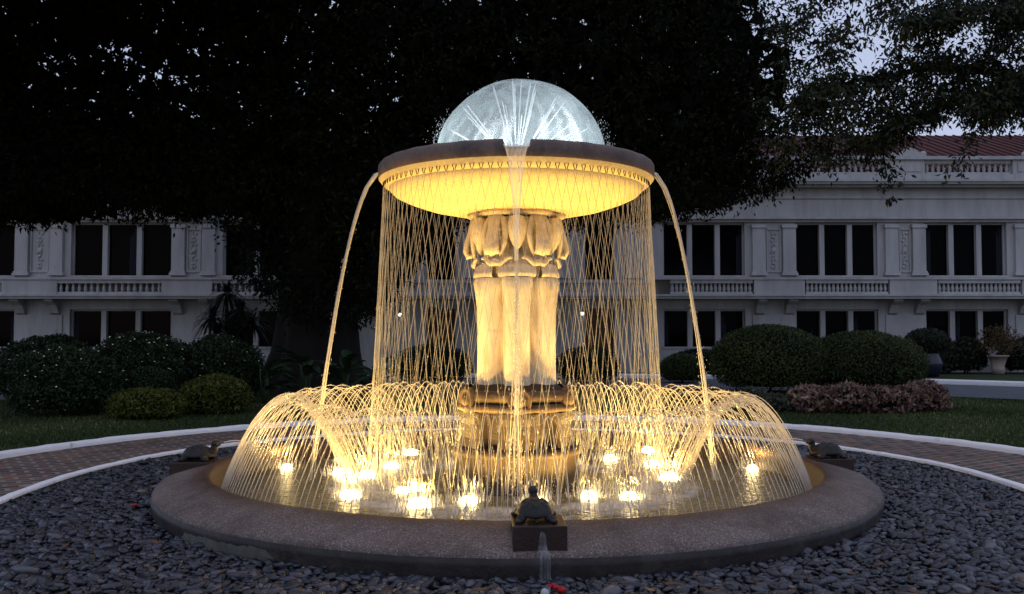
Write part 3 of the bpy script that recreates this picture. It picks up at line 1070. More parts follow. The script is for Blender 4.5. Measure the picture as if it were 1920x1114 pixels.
mb = MB(); mb.lathe([(0.0, -0.28), (2.72, -0.28)], 64, (0, 0, 0), False)
mb.build('basin_floor', M['concrete'], ft)

# lower drum and pedestal
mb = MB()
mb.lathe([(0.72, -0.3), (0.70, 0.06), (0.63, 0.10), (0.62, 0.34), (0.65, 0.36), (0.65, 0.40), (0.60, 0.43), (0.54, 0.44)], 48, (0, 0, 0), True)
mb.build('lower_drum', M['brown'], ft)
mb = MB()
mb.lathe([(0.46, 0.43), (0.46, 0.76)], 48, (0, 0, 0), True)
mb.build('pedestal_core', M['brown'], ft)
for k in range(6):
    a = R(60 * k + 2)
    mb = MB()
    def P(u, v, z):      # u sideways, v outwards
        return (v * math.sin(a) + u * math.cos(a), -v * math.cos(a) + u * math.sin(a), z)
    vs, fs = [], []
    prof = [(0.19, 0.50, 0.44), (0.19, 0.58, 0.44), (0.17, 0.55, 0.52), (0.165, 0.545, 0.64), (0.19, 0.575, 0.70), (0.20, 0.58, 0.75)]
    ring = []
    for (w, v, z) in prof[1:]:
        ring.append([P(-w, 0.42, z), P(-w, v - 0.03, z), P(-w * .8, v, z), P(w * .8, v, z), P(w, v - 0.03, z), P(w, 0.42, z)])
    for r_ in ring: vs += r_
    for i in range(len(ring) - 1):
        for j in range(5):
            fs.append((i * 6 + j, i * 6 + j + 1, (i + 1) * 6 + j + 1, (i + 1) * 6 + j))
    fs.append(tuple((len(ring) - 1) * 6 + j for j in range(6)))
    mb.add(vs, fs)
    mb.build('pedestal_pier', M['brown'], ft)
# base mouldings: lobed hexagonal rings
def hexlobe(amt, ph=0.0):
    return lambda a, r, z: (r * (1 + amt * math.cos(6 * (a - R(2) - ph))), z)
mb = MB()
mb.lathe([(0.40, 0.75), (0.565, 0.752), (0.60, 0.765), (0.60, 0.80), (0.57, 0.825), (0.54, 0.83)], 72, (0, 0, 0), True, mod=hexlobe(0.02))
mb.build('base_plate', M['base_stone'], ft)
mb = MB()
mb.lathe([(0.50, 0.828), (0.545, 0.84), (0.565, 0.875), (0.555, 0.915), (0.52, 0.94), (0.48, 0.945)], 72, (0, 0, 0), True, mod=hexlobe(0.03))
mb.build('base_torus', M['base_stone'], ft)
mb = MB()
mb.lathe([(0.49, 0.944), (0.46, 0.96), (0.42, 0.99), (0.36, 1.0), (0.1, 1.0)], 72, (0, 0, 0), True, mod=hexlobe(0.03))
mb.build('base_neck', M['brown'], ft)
for k in range(6):
    a = R(60 * k + 3)
    c = Vector((0.575 * math.sin(a), -0.575 * math.cos(a), 0.86))
    rot = Matrix.Rotation(a, 3, 'Z') @ Matrix.Rotation(R(90), 3, 'X')
    mb = MB()
    for (r0, r1, h0, h1) in ((0.0, 0.10, 0.02, 0.02), (0.066, 0.066, 0.032, 0.032)):
        pass
    pr = [(0.115, -0.04), (0.115, 0.012), (0.10, 0.026), (0.085, 0.014), (0.06, 0.014), (0.045, 0.034), (0.03, 0.044), (0.0, 0.048)]
    n_ = 24
    vs = []
    for i in range(n_):
        t = 2 * math.pi * i / n_
        for (r_, h_) in pr:
            vs.append(c + rot @ Vector((r_ * math.cos(t), r_ * math.sin(t), h_)))
    q = len(pr)
    fs = [(i * q + j, ((i + 1) % n_) * q + j, ((i + 1) % n_) * q + j + 1, i * q + j + 1) for i in range(n_) for j in range(q - 1)]
    mb.add(vs, fs, True)
    mb.build('medallion', M['base_stone'], ft)

# clustered shafts
mb = MB(); mb.lathe([(0.20, 0.99), (0.20, 2.55)], 32, (0, 0, 0), True)
mb.build('column_core', M['brown'], ft)
sh_z = [0.985, 1.05, 1.2, 1.45, 1.7, 1.84, 1.92, 1.965]
sh_w = [0.136, 0.133, 0.130, 0.130, 0.134, 0.146, 0.160, 0.155]
sh_o = [0.385, 0.382, 0.380, 0.380, 0.386, 0.402, 0.415, 0.395]
for k in range(6):
    a = R(60 * k + 1.0)
    mb = MB()
    vs, fs = [], []
    n_ = 13
    for z, w, o in zip(sh_z, sh_w, sh_o):
        for i in range(n_):
            t = -1 + 2 * i / (n_ - 1)
            u = w * math.copysign(abs(t) ** 0.85, t)
            v = o - 0.20 * (1 - max(0, 1 - min(1, abs(t)) ** 4.5) ** 0.5)
            vs.append((v * math.sin(a) + u * math.cos(a), -v * math.cos(a) + u * math.sin(a), z))
    for i in range(len(sh_z) - 1):
        for j in range(n_ - 1):
            fs.append((i * n_ + j, i * n_ + j + 1, (i + 1) * n_ + j + 1, (i + 1) * n_ + j))
    mb.add(vs, fs, True)
    mb.add([vs[(len(sh_z) - 1) * n_ + j] for j in range(n_)], [tuple(range(n_))])
    mb.build('shaft', M['shaft'], ft)

# capital
cap = MB().lathe([(0.30, 1.95), (0.32, 2.00), (0.29, 2.10), (0.25, 2.2), (0.26, 2.32), (0.30, 2.44), (0.37, 2.5)], 48).build('capital', M['cream'], ft)
for k in range(6):            # necking bands above each shaft
    a = R(60 * k + 1.0)
    mb = MB()
    vs, fs = [], []
    n_ = 11
    lv = [(1.955, 0.395, 0.160), (1.965, 0.412, 0.172), (2.005, 0.410, 0.172), (2.015, 0.400, 0.165), (2.05, 0.402, 0.165), (2.08, 0.36, 0.15)]
    for (z, o, w) in lv:
        for i in range(n_):
            t = -1 + 2 * i / (n_ - 1)
            v = o - 0.05 * abs(t) ** 2.5
            vs.append((v * math.sin(a) + w * t * math.cos(a), -v * math.cos(a) + w * t * math.sin(a), z))
    for i in range(len(lv) - 1):
        for j in range(n_ - 1):
            fs.append((i * n_ + j, i * n_ + j + 1, (i + 1) * n_ + j + 1, (i + 1) * n_ + j))
    mb.add(vs, fs, True)
    mb.add([vs[j] for j in range(n_)], [tuple(range(n_ - 1, -1, -1))])
    mb.build('necking_band', M['cream'], cap)
    # hanging bud in the middle of each face
    pr = [(0.0, 2.19), (0.03, 2.22), (0.065, 2.285), (0.088, 2.355), (0.094, 2.41), (0.084, 2.46), (0.055, 2.50), (0.0, 2.51)]
    mb = MB()
    mb.lathe(pr, 18, (0.385 * math.sin(a), -0.385 * math.cos(a), 0), True, mod=lambda t, r, z: (r * (1 + 0.05 * math.cos(6 * t)), z))
    mb.build('bud', M['cream'], cap)
    # scrolled leaf between faces
    a = R(60 * k + 31.0)
    spine = [(0.37, 2.535, 0.066), (0.40, 2.50, 0.066), (0.415, 2.44, 0.058), (0.435, 2.36, 0.056), (0.462, 2.28, 0.068), (0.472, 2.21, 0.080), (0.450, 2.160, 0.078), (0.415, 2.17, 0.06), (0.40, 2.22, 0.045)]
    thick = 0.058
    vs, fs = [], []
    n_ = 9
    for i, (v, z, w) in enumerate(spine):
        p0 = spine[max(i - 1, 0)]; p1 = spine[min(i + 1, len(spine) - 1)]
        tv, tz = p1[0] - p0[0], p1[1] - p0[1]
        l = math.hypot(tv, tz); nv_, nz_ = -tz / l, tv / l
        for j in range(n_ * 2):
            if j < n_: t = -1 + 2 * j / (n_ - 1); off = thick * 0.5 * (1 - 0.75 * t * t) * (0.75 + 0.25 * math.cos(t * 7))
            else: t = 1 - 2 * (j - n_) / (n_ - 1); off = -thick * 0.5 * (1 - 0.9 * t * t) - 0.004
            vv, zz, u = v + nv_ * off, z + nz_ * off, w * t
            vs.append((vv * math.sin(a) + u * math.cos(a), -vv * math.cos(a) + u * math.sin(a), zz))
    q = 2 * n_
    for i in range(len(spine) - 1):
        for j in range(q):
            fs.append((i * q + j, i * q + (j + 1) % q, (i + 1) * q + (j + 1) % q, (i + 1) * q + j))
    fs.append(tuple(range(q - 1, -1, -1))); fs.append(tuple((len(spine) - 1) * q + j for j in range(q)))
    mb = MB().add(vs, fs, True)
    # side stalks of the leaf, bowed out to the neighbouring buds
    for s in (-1, 1):
        pts = []
        for i in range(9):
            t = i / 8.0
            aa = a + s * R(5 + 10 * math.sin(math.pi * (0.15 + 0.8 * t)))
            v = 0.385 + 0.035 * math.sin(math.pi * t)
            pts.append((v * math.sin(aa), -v * math.cos(aa), 2.50 - 0.36 * t))
        mb.tube(pts, [0.02, 0.026, 0.03, 0.03, 0.028, 0.026, 0.024, 0.02, 0.015], 6)
    mb.build('scroll_leaf', M['cream'], cap)
    # frill: scalloped lip under each niche
    pts = []
    for i in range(13):
        t = -1 + i / 6.0
        aa = a + R(24) * t
        pts.append((0.395 * math.sin(aa), -0.395 * math.cos(aa), 2.075 + 0.06 * abs(t) ** 1.5 + 0.012 * math.cos(9 * t)))
    mb = MB().tube(pts, [0.012 + 0.022 * (1 - abs(-1 + i / 6.0)) for i in range(13)], 6)
    mb.build('frill', M['cream'], cap)
# abacus
mb = MB()
def abmod(a, r, z):
    t = (a - R(1)) % R(60) - R(30)
    return (r * (0.955 + 0.075 * (abs(t) / R(30)) ** 0.7 if False else r and (0.96 + 0.06 * math.cos(6 * (a - R(31)))) * r) / (r if False else 1), z) if r > 0 else (r, z)
mb.lathe([(0.36, 2.495), (0.43, 2.50), (0.455, 2.515), (0.455, 2.54), (0.435, 2.55), (0.445, 2.565), (0.445, 2.60), (0.3, 2.60)], 96, (0, 0, 0), True,
         mod=lambda a, r, z: (r * (0.965 + 0.055 * math.cos(6 * (a - R(31)))) + 0.006 * (math.sin(60 * a) if 2.505 < z < 2.545 else 0), z))
mb.build('abacus', M['cream'], ft)

# raised bowl with three spout notches
NOTCH = [(0.0, 0.082), (R(90), 0.075), (R(-90), 0.075), (R(180), 0.075)]
def bowlmod(a, r, z):
    if z > 2.925 and r > 1.02:
        aa = (a + math.pi) % (2 * math.pi) - math.pi
        for c, w in NOTCH:
            d = abs((aa - c + math.pi) % (2 * math.pi) - math.pi)
            if d < w: return (r, 2.925 + (z - 2.925) * 0.06)
    return (r, z + 0.002 * math.sin(a * 31) * (1 if z > 2.9 else 0))
mb = MB()
mb.lathe([(1.19, 2.775), (1.205, 2.780), (1.235, 2.800), (1.262, 2.826), (1.276, 2.843), (1.281, 2.85)], 240, (0, 0, 0), True)
mb.lathe([(0.30, 2.545), (0.44, 2.545), (0.60, 2.556), (0.85, 2.605), (1.03, 2.665), (1.14, 2.715), (1.185, 2.76), (1.19, 2.776)], 160, (0, 0, 0), True)
bowl = mb.build('bowl', M['bowlstone'], ft)
mb = MB()
mb.lathe([(1.281, 2.850), (1.288, 2.856), (1.290, 2.93), (1.288, 2.965), (1.272, 2.988), (1.245, 2.998), (1.19, 2.998), (1.165, 2.985), (1.15, 2.955), (1.14, 2.90), (1.0, 2.84), (0.5, 2.80), (0.0, 2.79)], 480, (0, 0, 0), True, mod=bowlmod)
mb.build('bowl_rim', M['rim'], bowl)
NZ = 100
nz_me = MB().lathe([(0.0040, 0.03), (0.0036, -0.045), (0.002, -0.05), (0.0, -0.05)], 6, (0, 0, 0), True).mesh('nozzle_shadow', M['black_metal'])
for i in range(2 * NZ):  # dark pipes tilted in pairs, also drawing the V-shaped shadows below the rim
    a = 2 * math.pi * i / (2 * NZ)
    o = link('nozzle_shadow', nz_me, bowl)
    o.location = (1.243 * math.sin(a), -1.243 * math.cos(a), 2.812)
    o.rotation_euler = (0, R(17) * (1 if i % 2 else -1), a)

# ---- water surfaces
mb = MB(); mb.lathe([(0.55, 0.058), (2.71, 0.058)], 96, (0, 0, 0), True)
tag(mb.build('pool_water', M['water']), kind='structure')
mb = MB(); mb.lathe([(0.0, 2.942), (1.15, 2.942)], 64, (0, 0, 0), True)
o = tag(mb.build('bowl_water', M['water']), kind='structure')


# ---- droplets helper
OCT_V = np.array([(1, 0, 0), (-1, 0, 0), (0, 1, 0), (0, -1, 0), (0, 0, 1), (0, 0, -1)], float)
OCT_F = np.array([(0, 2, 4), (2, 1, 4), (1, 3, 4), (3, 0, 4), (2, 0, 5), (1, 2, 5), (3, 1, 5), (0, 3, 5)])


def drops(pos, rad, stretch=None):
    """octahedral drops; stretch (N,3): scale along x,y,z"""
    N = len(pos)
    s = np.ones((N, 3)) if stretch is None else stretch
    v = OCT_V[None] * (rad[:, None, None] * s[:, None, :]) + pos[:, None, :]
    t = np.arange(N)[:, None, None] * 6 + OCT_F[None]
    return v.reshape(-1, 3), t.reshape(-1, 3)


def mb_np(mb, v, t):
    b = len(mb.v)
    mb.v += [tuple(p) for p in v]
    mb.f += [tuple(int(i) + b for i in q) for q in t]
    mb.sm += [True] * len(t)


# ---- ring of jets: each springs at the basin edge and falls inwards
jr = empty('jet_ring', (0, 0, 0.06))
tag(jr, 'ring of fine water jets arching inwards from the basin edge', 'water jets')
JV = []
for s in range(12):
    rg = np.random.default_rng(100 + s)
    h = 0.82 * rg.uniform(0.97, 1.03); w = 0.565 * rg.uniform(0.98, 1.02); side = rg.normal(0, 0.008)
    def tr(t):
        return np.array([side * t * t, 2.65 - w * t, 0.06 + h * (2 * t - t * t)])
    mb = MB()
    ts = np.linspace(0, 1.02, 15)
    mb.tube([tr(t) - np.array([0, 0, .06]) for t in ts], [0.0040 * (1 - 0.2 * t) for t in ts], 5)
    # broken falling half
    for q in range(2):
        off = rg.normal(0, 1, 3) * np.array([0.016, 0.010, 0.008]) * (0.4 + 0.9 * q)
        tt = np.linspace(0.96, 1.98, 12)
        wig = rg.normal(0, 0.0006, (12, 3))
        pts = [tr(t) + off * max(0, t - 0.95) * 1.3 + wig[i] - np.array([0, 0, .06]) for i, t in enumerate(tt)]
        a = rg.integers(0, 3); b = rg.integers(6, 12)
        if q > 0: pts = pts[a:b + 1]
        mb.tube(pts, 0.0022 if q == 0 else 0.0013, 4, cap=False)
    nd = 16
    t = rg.uniform(0.85, 1.98, nd)
    p = np.stack([tr(x) for x in t]) + rg.normal(0, 1, (nd, 3)) * (0.004 + 0.022 * np.clip(t - 0.95, 0, 1))[:, None] - np.array([0, 0, .06])
    v_, f_ = drops(p, rg.uniform(0.0016, 0.0032, nd), np.stack([np.ones(nd), np.ones(nd), rg.uniform(2.0, 5.5, nd)], 1))
    mb_np(mb, v_, f_)
    nd = 7
    p = np.stack([tr(x) for x in rg.uniform(0.93, 1.07, nd)]) + rg.normal(0, 0.005, (nd, 3)) - np.array([0, 0, .06])
    v_, f_ = drops(p, rg.uniform(0.003, 0.005, nd)); mb_np(mb, v_, f_)
    JV.append(mb.mesh('jet', M['jet']))
NJ = 236
for i in range(NJ):
    a = 2 * math.pi * (i + random.uniform(-.08, .08)) / NJ
    o = link('jet', random.choice(JV), jr)
    o.rotation_euler = (0, 0, a + math.pi)      # mesh lies along +y, turned so that it starts outside
    o.scale = (1, 1, random.uniform(0.97, 1.03))

# ---- curtain of crossing threads below the bowl
ct = empty('water_curtain', (0, 0, 0.06))
tag(ct, 'curtain of thin criss-crossing water threads falling from the bowl rim', 'water curtain')
CV = {}
for s in (-1, 1):
    CV[s] = []
    for k in range(7):
        rg = np.random.default_rng(300 + k * 2 + s)
        tang = s * 0.46 * rg.uniform(0.80, 1.2); out = 0.05 + rg.normal(0, 0.02)
        mb = MB()
        ts = np.linspace(0, 1, 22)
        pts, rad = [], []
        for t in ts:
            tz = t * t * 0.25 + t * 0.75
            wv = 0.0014 * t * rg.normal(0, 1, 2)
            pts.append((tang * t + wv[0], 1.243 + out * t + wv[1], 2.70 - 2.66 * tz))
            rad.append(0.0023 * rg.uniform(0.85, 1.1) * (1 - 0.2 * t))
        for i in range(int(rg.integers(11, 17)), 22):      # lower down the thread necks and breaks up
            if rg.uniform() < .45: rad[i] *= rg.uniform(.15, .5)
        mb.tube(pts, rad, 4, cap=False)
        nd = 9
        t = rg.uniform(0.35, 1, nd) ** 0.8
        p = np.stack([tang * t, 1.243 + out * t, 2.70 - 2.66 * (t * t * .25 + t * .75)], 1) + rg.normal(0, 0.006, (nd, 3))
        v_, f_ = drops(p, rg.uniform(0.0012, 0.0028, nd), np.stack([np.ones(nd), np.ones(nd), rg.uniform(2, 6, nd)], 1))
        mb_np(mb, v_, f_)
        CV[s].append(mb.mesh('thread', M['strand']))
for i in range(2 * NZ):
    a = 2 * math.pi * (i + random.uniform(-.12, .12)) / (2 * NZ)
    s = 1 if i % 2 else -1
    o = link('thread', random.choice(CV[s]), ct)
    o.rotation_euler = (0, 0, a + math.pi)


# ---- four spout streams of the bowl (three in view)
def bundle(name, path, spread, n, rad, label, seed, twist=2.5):
    rg = np.random.default_rng(seed)
    mb = MB()
    m = len(path)
    for q in range(n):
        ph = rg.uniform(0, 6.28); rr_ = math.sqrt(rg.uniform(0, 1)); tw = rg.normal(0, twist)
        pts = []
        for i, p in enumerate(path):
            t = i / (m - 1)
            s = spread(t) * rr_
            pts.append((p[0] + s * math.cos(ph + tw * t) + rg.normal(0, .0008), p[1] + s * math.sin(ph + tw * t) + rg.normal(0, .0008), p[2]))
        e = m if q < n * .6 else rg.integers(m // 2, m)
        b = 0 if q < n * .6 else rg.integers(0, m // 3)
        mb.tube(pts[b:e], [rad * (1 - 0.35 * i / m) for i in range(b, e)], 4, cap=False)
    nd = 260
    t = rg.uniform(0.25, 1, nd)
    P_ = np.array(path)
    ii = t * (m - 1); i0 = ii.astype(int).clip(0, m - 2); fr = (ii - i0)[:, None]
    p = P_[i0] * (1 - fr) + P_[i0 + 1] * fr
    sp = np.array([spread(x) for x in t])[:, None]
    p = p + rg.normal(0, 1, (nd, 3)) * np.c_[sp * .9, sp * .9, np.full(nd, .01)]
    v_, f_ = drops(p, rg.uniform(0.0010, 0.0024, nd), np.stack([np.ones(nd), np.ones(nd), rg.uniform(3, 9, nd)], 1))
    mb_np(mb, v_, f_)
    o = mb.build(name, M['stream'])
    tag(o, label, 'water stream', 'streams from the bowl spouts')
    return o


def spout_path(a, v, n=26):
    pts = []
    for i in range(n):
        t = i / (n - 1)
        x = 1.16 + (0.78) * t
        dz = 0 if x < 1.27 else 6.75 * (x - 1.27) ** 2
        pts.append(x)
    out = []
    zs = np.r_[2.955, 2.958, 2.955, np.linspace(2.935, 0.06, n - 3)]
    for i, z in enumerate(zs):
        if i < 3: r = 1.16 + 0.05 * i
        else: r = 1.26 + math.sqrt(max(0, (2.958 - z)) / v)
        out.append((r * math.sin(a), -r * math.cos(a), float(z)))
    return out


bundle('water_stream', spout_path(R(-90.5), 6.9), lambda t: 0.034 - 0.022 * min(1, t * 3) + 0.022 * t ** 2, 16, 0.0034, 'thin stream arcing out on the side of the white-flowering shrubs', 5)
bundle('water_stream', spout_path(R(90.5), 7.9), lambda t: 0.034 - 0.022 * min(1, t * 3) + 0.022 * t ** 2, 16, 0.0034, 'thin stream arcing out on the side of the clipped round hedges', 6)
# front spout: wide sheet that narrows, then a loose fall in front of the column
fs_root = empty('water_stream', (0, -1.3, 2.9))
tag(fs_root, 'wide front spout sheet narrowing into a fall in front of the column', 'water stream', 'streams from the bowl spouts')
mb = MB()
vs, fs = [], []
zs = [2.944, 2.946, 2.944, 2.935, 2.91, 2.87, 2.80, 2.70, 2.58, 2.44, 2.30, 2.15, 2.0]
ys = [-1.12, -1.20, -1.27, -1.302, -1.312, -1.322, -1.335, -1.352, -1.37, -1.388, -1.403, -1.417, -1.43]
ws = [0.10, 0.102, 0.102, 0.098, 0.085, 0.074, 0.062, 0.048, 0.036, 0.026, 0.018, 0.013, 0.010]
n_ = 11
for z, y, w in zip(zs, ys, ws):
    for j in range(n_):
        t = -1 + 2 * j / (n_ - 1)
        vs.append((w * t - 0.006, y - 0.012 * abs(t) ** 3 + 0.004 * math.sin(j * 2.1), z))
for i in range(len(zs) - 1):
    for j in range(n_ - 1):
        fs.append((i * n_ + j, i * n_ + j + 1, (i + 1) * n_ + j + 1, (i + 1) * n_ + j))
mb.add(vs, fs, True)
for s in (0, n_ - 1):
    mb.tube([vs[i * n_ + s] for i in range(2, len(zs))], 0.0055, 5)
mb.build('water_sheet', M['sheet'], fs_root, True)
rg = np.random.default_rng(44)
mb = MB()
for q in range(13):
    ph = rg.uniform(0, 6.28); rr_ = math.sqrt(rg.uniform(0, 1))
    b = rg.uniform(1.1, 2.15) if q > 4 else 2.3 + 0.05 * q
    e_ = 0.06 if rg.uniform() < .6 else rg.uniform(0.06, 0.9)
    pts = []
    for i in range(14):
        z = b + (e_ - b) * i / 13
        t = (2.6 - z) / 2.55
        s = (0.008 + 0.075 * t ** 1.8) * rr_
        pts.append((-0.006 + s * math.cos(ph) + rg.normal(0, .002), -1.36 - 0.16 * t + s * math.sin(ph) * .8, z))
    mb.tube(pts, 0.0022, 4, cap=False)
nd = 900
t = rg.uniform(0.25, 1, nd)
s = (0.01 + 0.085 * t ** 1.6)
p = np.stack([-0.006 + rg.normal(0, .55, nd) * s, -1.36 - 0.16 * t + rg.normal(0, .5, nd) * s, 2.6 - 2.55 * t], 1)
v_, f_ = drops(p, rg.uniform(0.0012, 0.003, nd), np.stack([np.ones(nd), np.ones(nd), rg.uniform(2, 7, nd)], 1))
mb_np(mb, v_, f_)
mb.build('loose_fall', M['stream'], fs_root, True)

# ---- glassy dome of water on the bowl
DC = (0.045, 0.0)
dm = empty('water_dome', (DC[0], DC[1], 2.94))
tag(dm, 'white lit dome of water spray with radiating jets on top of the bowl', 'water dome')
mb = MB()
ph = [random.uniform(0, 6.28) for _ in range(8)]
def dmod(a, r, z):
    k = 1 + 0.010 * math.sin(5 * a + ph[0]) + 0.007 * math.sin(11 * a + 3 * z + ph[1]) + 0.005 * math.sin(23 * a + 9 * z + ph[2])
    return (r * k, z + 0.012 * math.sin(3 * a + ph[3]) * r)
prof = []
for i in range(40):
    t = i / 39.0 * R(97)
    prof.append((0.81 * math.sin(t), 3.03 + 0.775 * math.cos(t) if t < R(90) else 3.03 - 0.8 * (t - R(90))))
mb.lathe(prof, 120, (DC[0], DC[1], 0), True, mod=dmod)
mb.build('water_film', M['film'], dm, True)
rg = np.random.default_rng(77)
for (az, el, ln) in [(-75, 50, .74), (-42, 66, .78), (-14, 44, .6), (14, 76, .8), (36, 68, .78), (62, 56, .74), (66, 34, .7), (-70, 26, .7), (-88, 30, .72), (-60, 42, .76), (-52, 36, .70), (-30, 58, .80), (-20, 55, .66), (-8, 72, .84), (-3, 66, .76), (8, 50, .55), (20, 62, .80), (28, 60, .74),
                     (44, 46, .72), (50, 43, .78), (78, 30, .70), (84, 28, .76), (120, 45, .75), (160, 55, .8), (-130, 45, .75), (-165, 60, .8), (140, 70, .8), (180, 35, .7)]:
    a, e_ = R(az), R(el)
    d = Vector((math.sin(a) * math.cos(e_), -math.cos(a) * math.cos(e_), math.sin(e_)))
    c = Vector((0.0, 0.0, 2.99)); ln = min(ln * 1.0, 0.80)
    mb = MB()
    mb.tube([c + d * 0.14, c + d * ln * .5, c + d * ln * 0.97, c + d * ln * 1.02], [0.003, 0.0058, 0.0068, 0.002], 6)
    mb.build('radial_jet', M['rod'], dm, True)
nd = 1500
az = rg.uniform(0, 6.28, nd); el = np.arcsin(rg.uniform(-.10, 1.0, nd) * np.where(rg.uniform(0, 1, nd) < .9, .5, 1.0))
rad_ = 1 + np.abs(rg.normal(0, 0.03, nd)) + np.where(el < 0.6, np.abs(rg.normal(0, 0.05, nd)), 0)
p = np.stack([DC[0] + 0.81 * rad_ * np.cos(el) * np.sin(az), DC[1] - 0.81 * rad_ * np.cos(el) * np.cos(az), 3.03 + 0.775 * np.minimum(rad_, 1.02) * np.sin(el)], 1)
v_, t_ = drops(p, rg.uniform(0.0009, 0.0022, nd), np.stack([np.ones(nd), np.ones(nd), rg.uniform(1.5, 7, nd)], 1))
o = link('spray_drops', np_mesh('spray_drops', v_, t_, M['spray'], None, True), dm, True)
tag(o, kind='stuff')
mb = MB(); mb.lathe([(0.0, 3.06), (0.04, 3.05), (0.07, 3.01), (0.075, 2.97), (0.05, 2.93), (0.03, 2.80)], 20)
o = mb.build('spray_head', M['black_metal'], ft)
ld = bpy.data.lights.new('dome_lamp', 'POINT')
ld.energy = 19.0
ld.color = (0.80, 0.93, 1.0)
ld.shadow_soft_size = 0.10
for k in range(3):
    a = R(120 * k + 40)
    ro = empty('bowl_lamp', (0.50 * math.sin(a), -0.50 * math.cos(a), 2.90))
    tag(ro, ['white lamp inside the raised bowl under the water dome, front', 'white lamp inside the raised bowl under the water dome, behind the spray head',
             'white lamp inside the raised bowl under the water dome, hedge side'][k], 'lamp', 'lamps in the raised bowl')
    MB().lathe([(0.05, -0.06), (0.055, 0.035), (0.045, 0.05)], 14).build('housing', M['black_metal'], ro)
    MB().lathe([(0.045, 0.05), (0.03, 0.062), (0.0, 0.066)], 14).build('lens', M['lens_white'], ro)
    lo = bpy.data.objects.new('lamp_light', ld); COL.objects.link(lo); lo.parent = ro; lo.location = (0, 0, 0.14)

# ---- pool lamps
LAMPS = [
    ((-2.38, 0.98, .07), .3, 'pool lamp farthest out beside the basin wall, shrub side'),
    ((-1.755, 0.59, .07), .8, 'pool lamp just inside the outermost on the shrub side'),
    ((-1.45, 0.39, .07), 1.6, 'big bright pool lamp under the curtain edge, shrub side'),
    ((-1.30, 1.03, .07), 1.1, 'pool lamp behind the bright one, shrub side'),
    ((-1.17, 1.75, .12), .7, 'pool lamp set highest and farthest back, shrub side'),
    ((-1.42, -0.68, .07), 1.4, 'pool lamp near the front edge below the shrub-side stream'),
    ((-1.01, -0.42, .07), .35, 'small dim pool lamp between bright ones, shrub side'),
    ((-0.79, -1.09, .07), 1.6, 'bright pool lamp nearest the front kerb, shrub side'),
    ((-0.40, -0.92, .07), .8, 'pool lamp in front of the pedestal, shrub side'),
    ((0.16, -0.95, .07), .8, 'pool lamp hidden behind the front turtle'),
    ((0.62, -0.68, .07), .8, 'pool lamp in front of the pedestal, hedge side'),
    ((0.96, -0.74, .07), 1, 'pool lamp near the front edge, hedge side'),
    ((1.05, 1.62, .07), .8, 'pool lamp farthest back, hedge side'),
    ((1.44, 1.12, .07), 1.5, 'pool lamp behind the brightest one, hedge side'),
    ((1.47, 0.26, .07), 1.8, 'brightest pool lamp under the curtain edge, hedge side'),
    ((1.52, 1.95, .12), .7, 'pool lamp set highest and farthest back at the curtain edge, hedge side'),
    ((2.44, 0.91, .07), .3, 'pool lamp farthest out beside the basin wall, hedge side'),
    ((-0.55, 1.35, .07), 1, 'pool lamp behind the column, shrub side'),
    ((0.55, 1.35, .07), 1, 'pool lamp behind the column, hedge side'),
]
LD = {}
sp_v, sp_f = [], []
SPM = MB()
for (p, s, lab) in LAMPS:
    ro = empty('pool_lamp', p)
    tag(ro, lab + ', glowing warm yellow', 'lamp', 'warm lamps in the pool')
    MB().lathe([(0.03, -0.34), (0.03, -0.10), (0.06, -0.09), (0.072, -0.05), (0.072, -0.022), (0.064, -0.015)], 16).build('housing', M['black_metal'], ro)
    MB().lathe([(0.063, -0.016), (0.062, 0.0), (0.05, 0.016), (0.03, 0.026), (0.0, 0.03)], 16).build('lens', M['lens_warm'], ro).scale = ((0.85 + 0.40 * s),) * 2 + (0.9 + 0.7 * s,)
    key = round(s, 2)
    if key not in LD:
        l = bpy.data.lights.new('pool_spot', 'SPOT')
        l.energy = 80.0 * s
        l.color = WARM
        l.spot_size = R(178)
        l.spot_blend = 0.30
        l.shadow_soft_size = 0.045
        LD[key] = l
    lo = bpy.data.objects.new('lamp_light', LD[key])
    COL.objects.link(lo)
    lo.parent = ro
    lo.location = (0, 0, 0.12)
    d = Vector((-p[0], -p[1], 0))
    d = d.normalized() * 0.02 + Vector((0, 0, 1))
    lo.rotation_euler = (-d).to_track_quat('Z', 'Y').to_euler()
    # water splashing up round the lamp, thickened to imitate its bloom
    if True:
        n_ = int(110 * s)
        for q in range(n_):
            a = random.uniform(0, 6.28); r0 = random.uniform(0.035, 0.20)
            h = random.uniform(0.03, 0.20) * (1.25 - r0 * 4.2)
            x, y = p[0] + r0 * math.cos(a), p[1] + r0 * math.sin(a)
            ln_ = random.uniform(0.2, 0.7)
            SPM.tube([(x, y, 0.06), (x + .3 * h * math.cos(a) * ln_, y + .3 * h * math.sin(a) * ln_, 0.06 + h)], [0.0035, 0.0012], 3, cap=False)
for (p, s, lab) in LAMPS:  # droplet cloud added round each lamp in place of lens bloom
    nd = int(420 * s)
    q = np.random.default_rng(int(abs(p[0] * 1000))).normal(0, 1, (nd, 3)) * np.array([0.075, 0.075, 0.045]) * (0.7 + .4 * s) + np.array([p[0], p[1], 0.115])
    q[:, 2] = np.maximum(q[:, 2], 0.065)
    v_, f_ = drops(q, np.random.default_rng(3).uniform(0.001, 0.0026, nd), np.stack([np.ones(nd), np.ones(nd), np.random.default_rng(4).uniform(1, 3.5, nd)], 1))
    mb_np(SPM, v_, f_)
tag(SPM.build('lamp_splash_bloom', M['splash']), 'fine water splash around the pool lamps with droplet haze imitating their bloom', 'splash', kind='stuff')

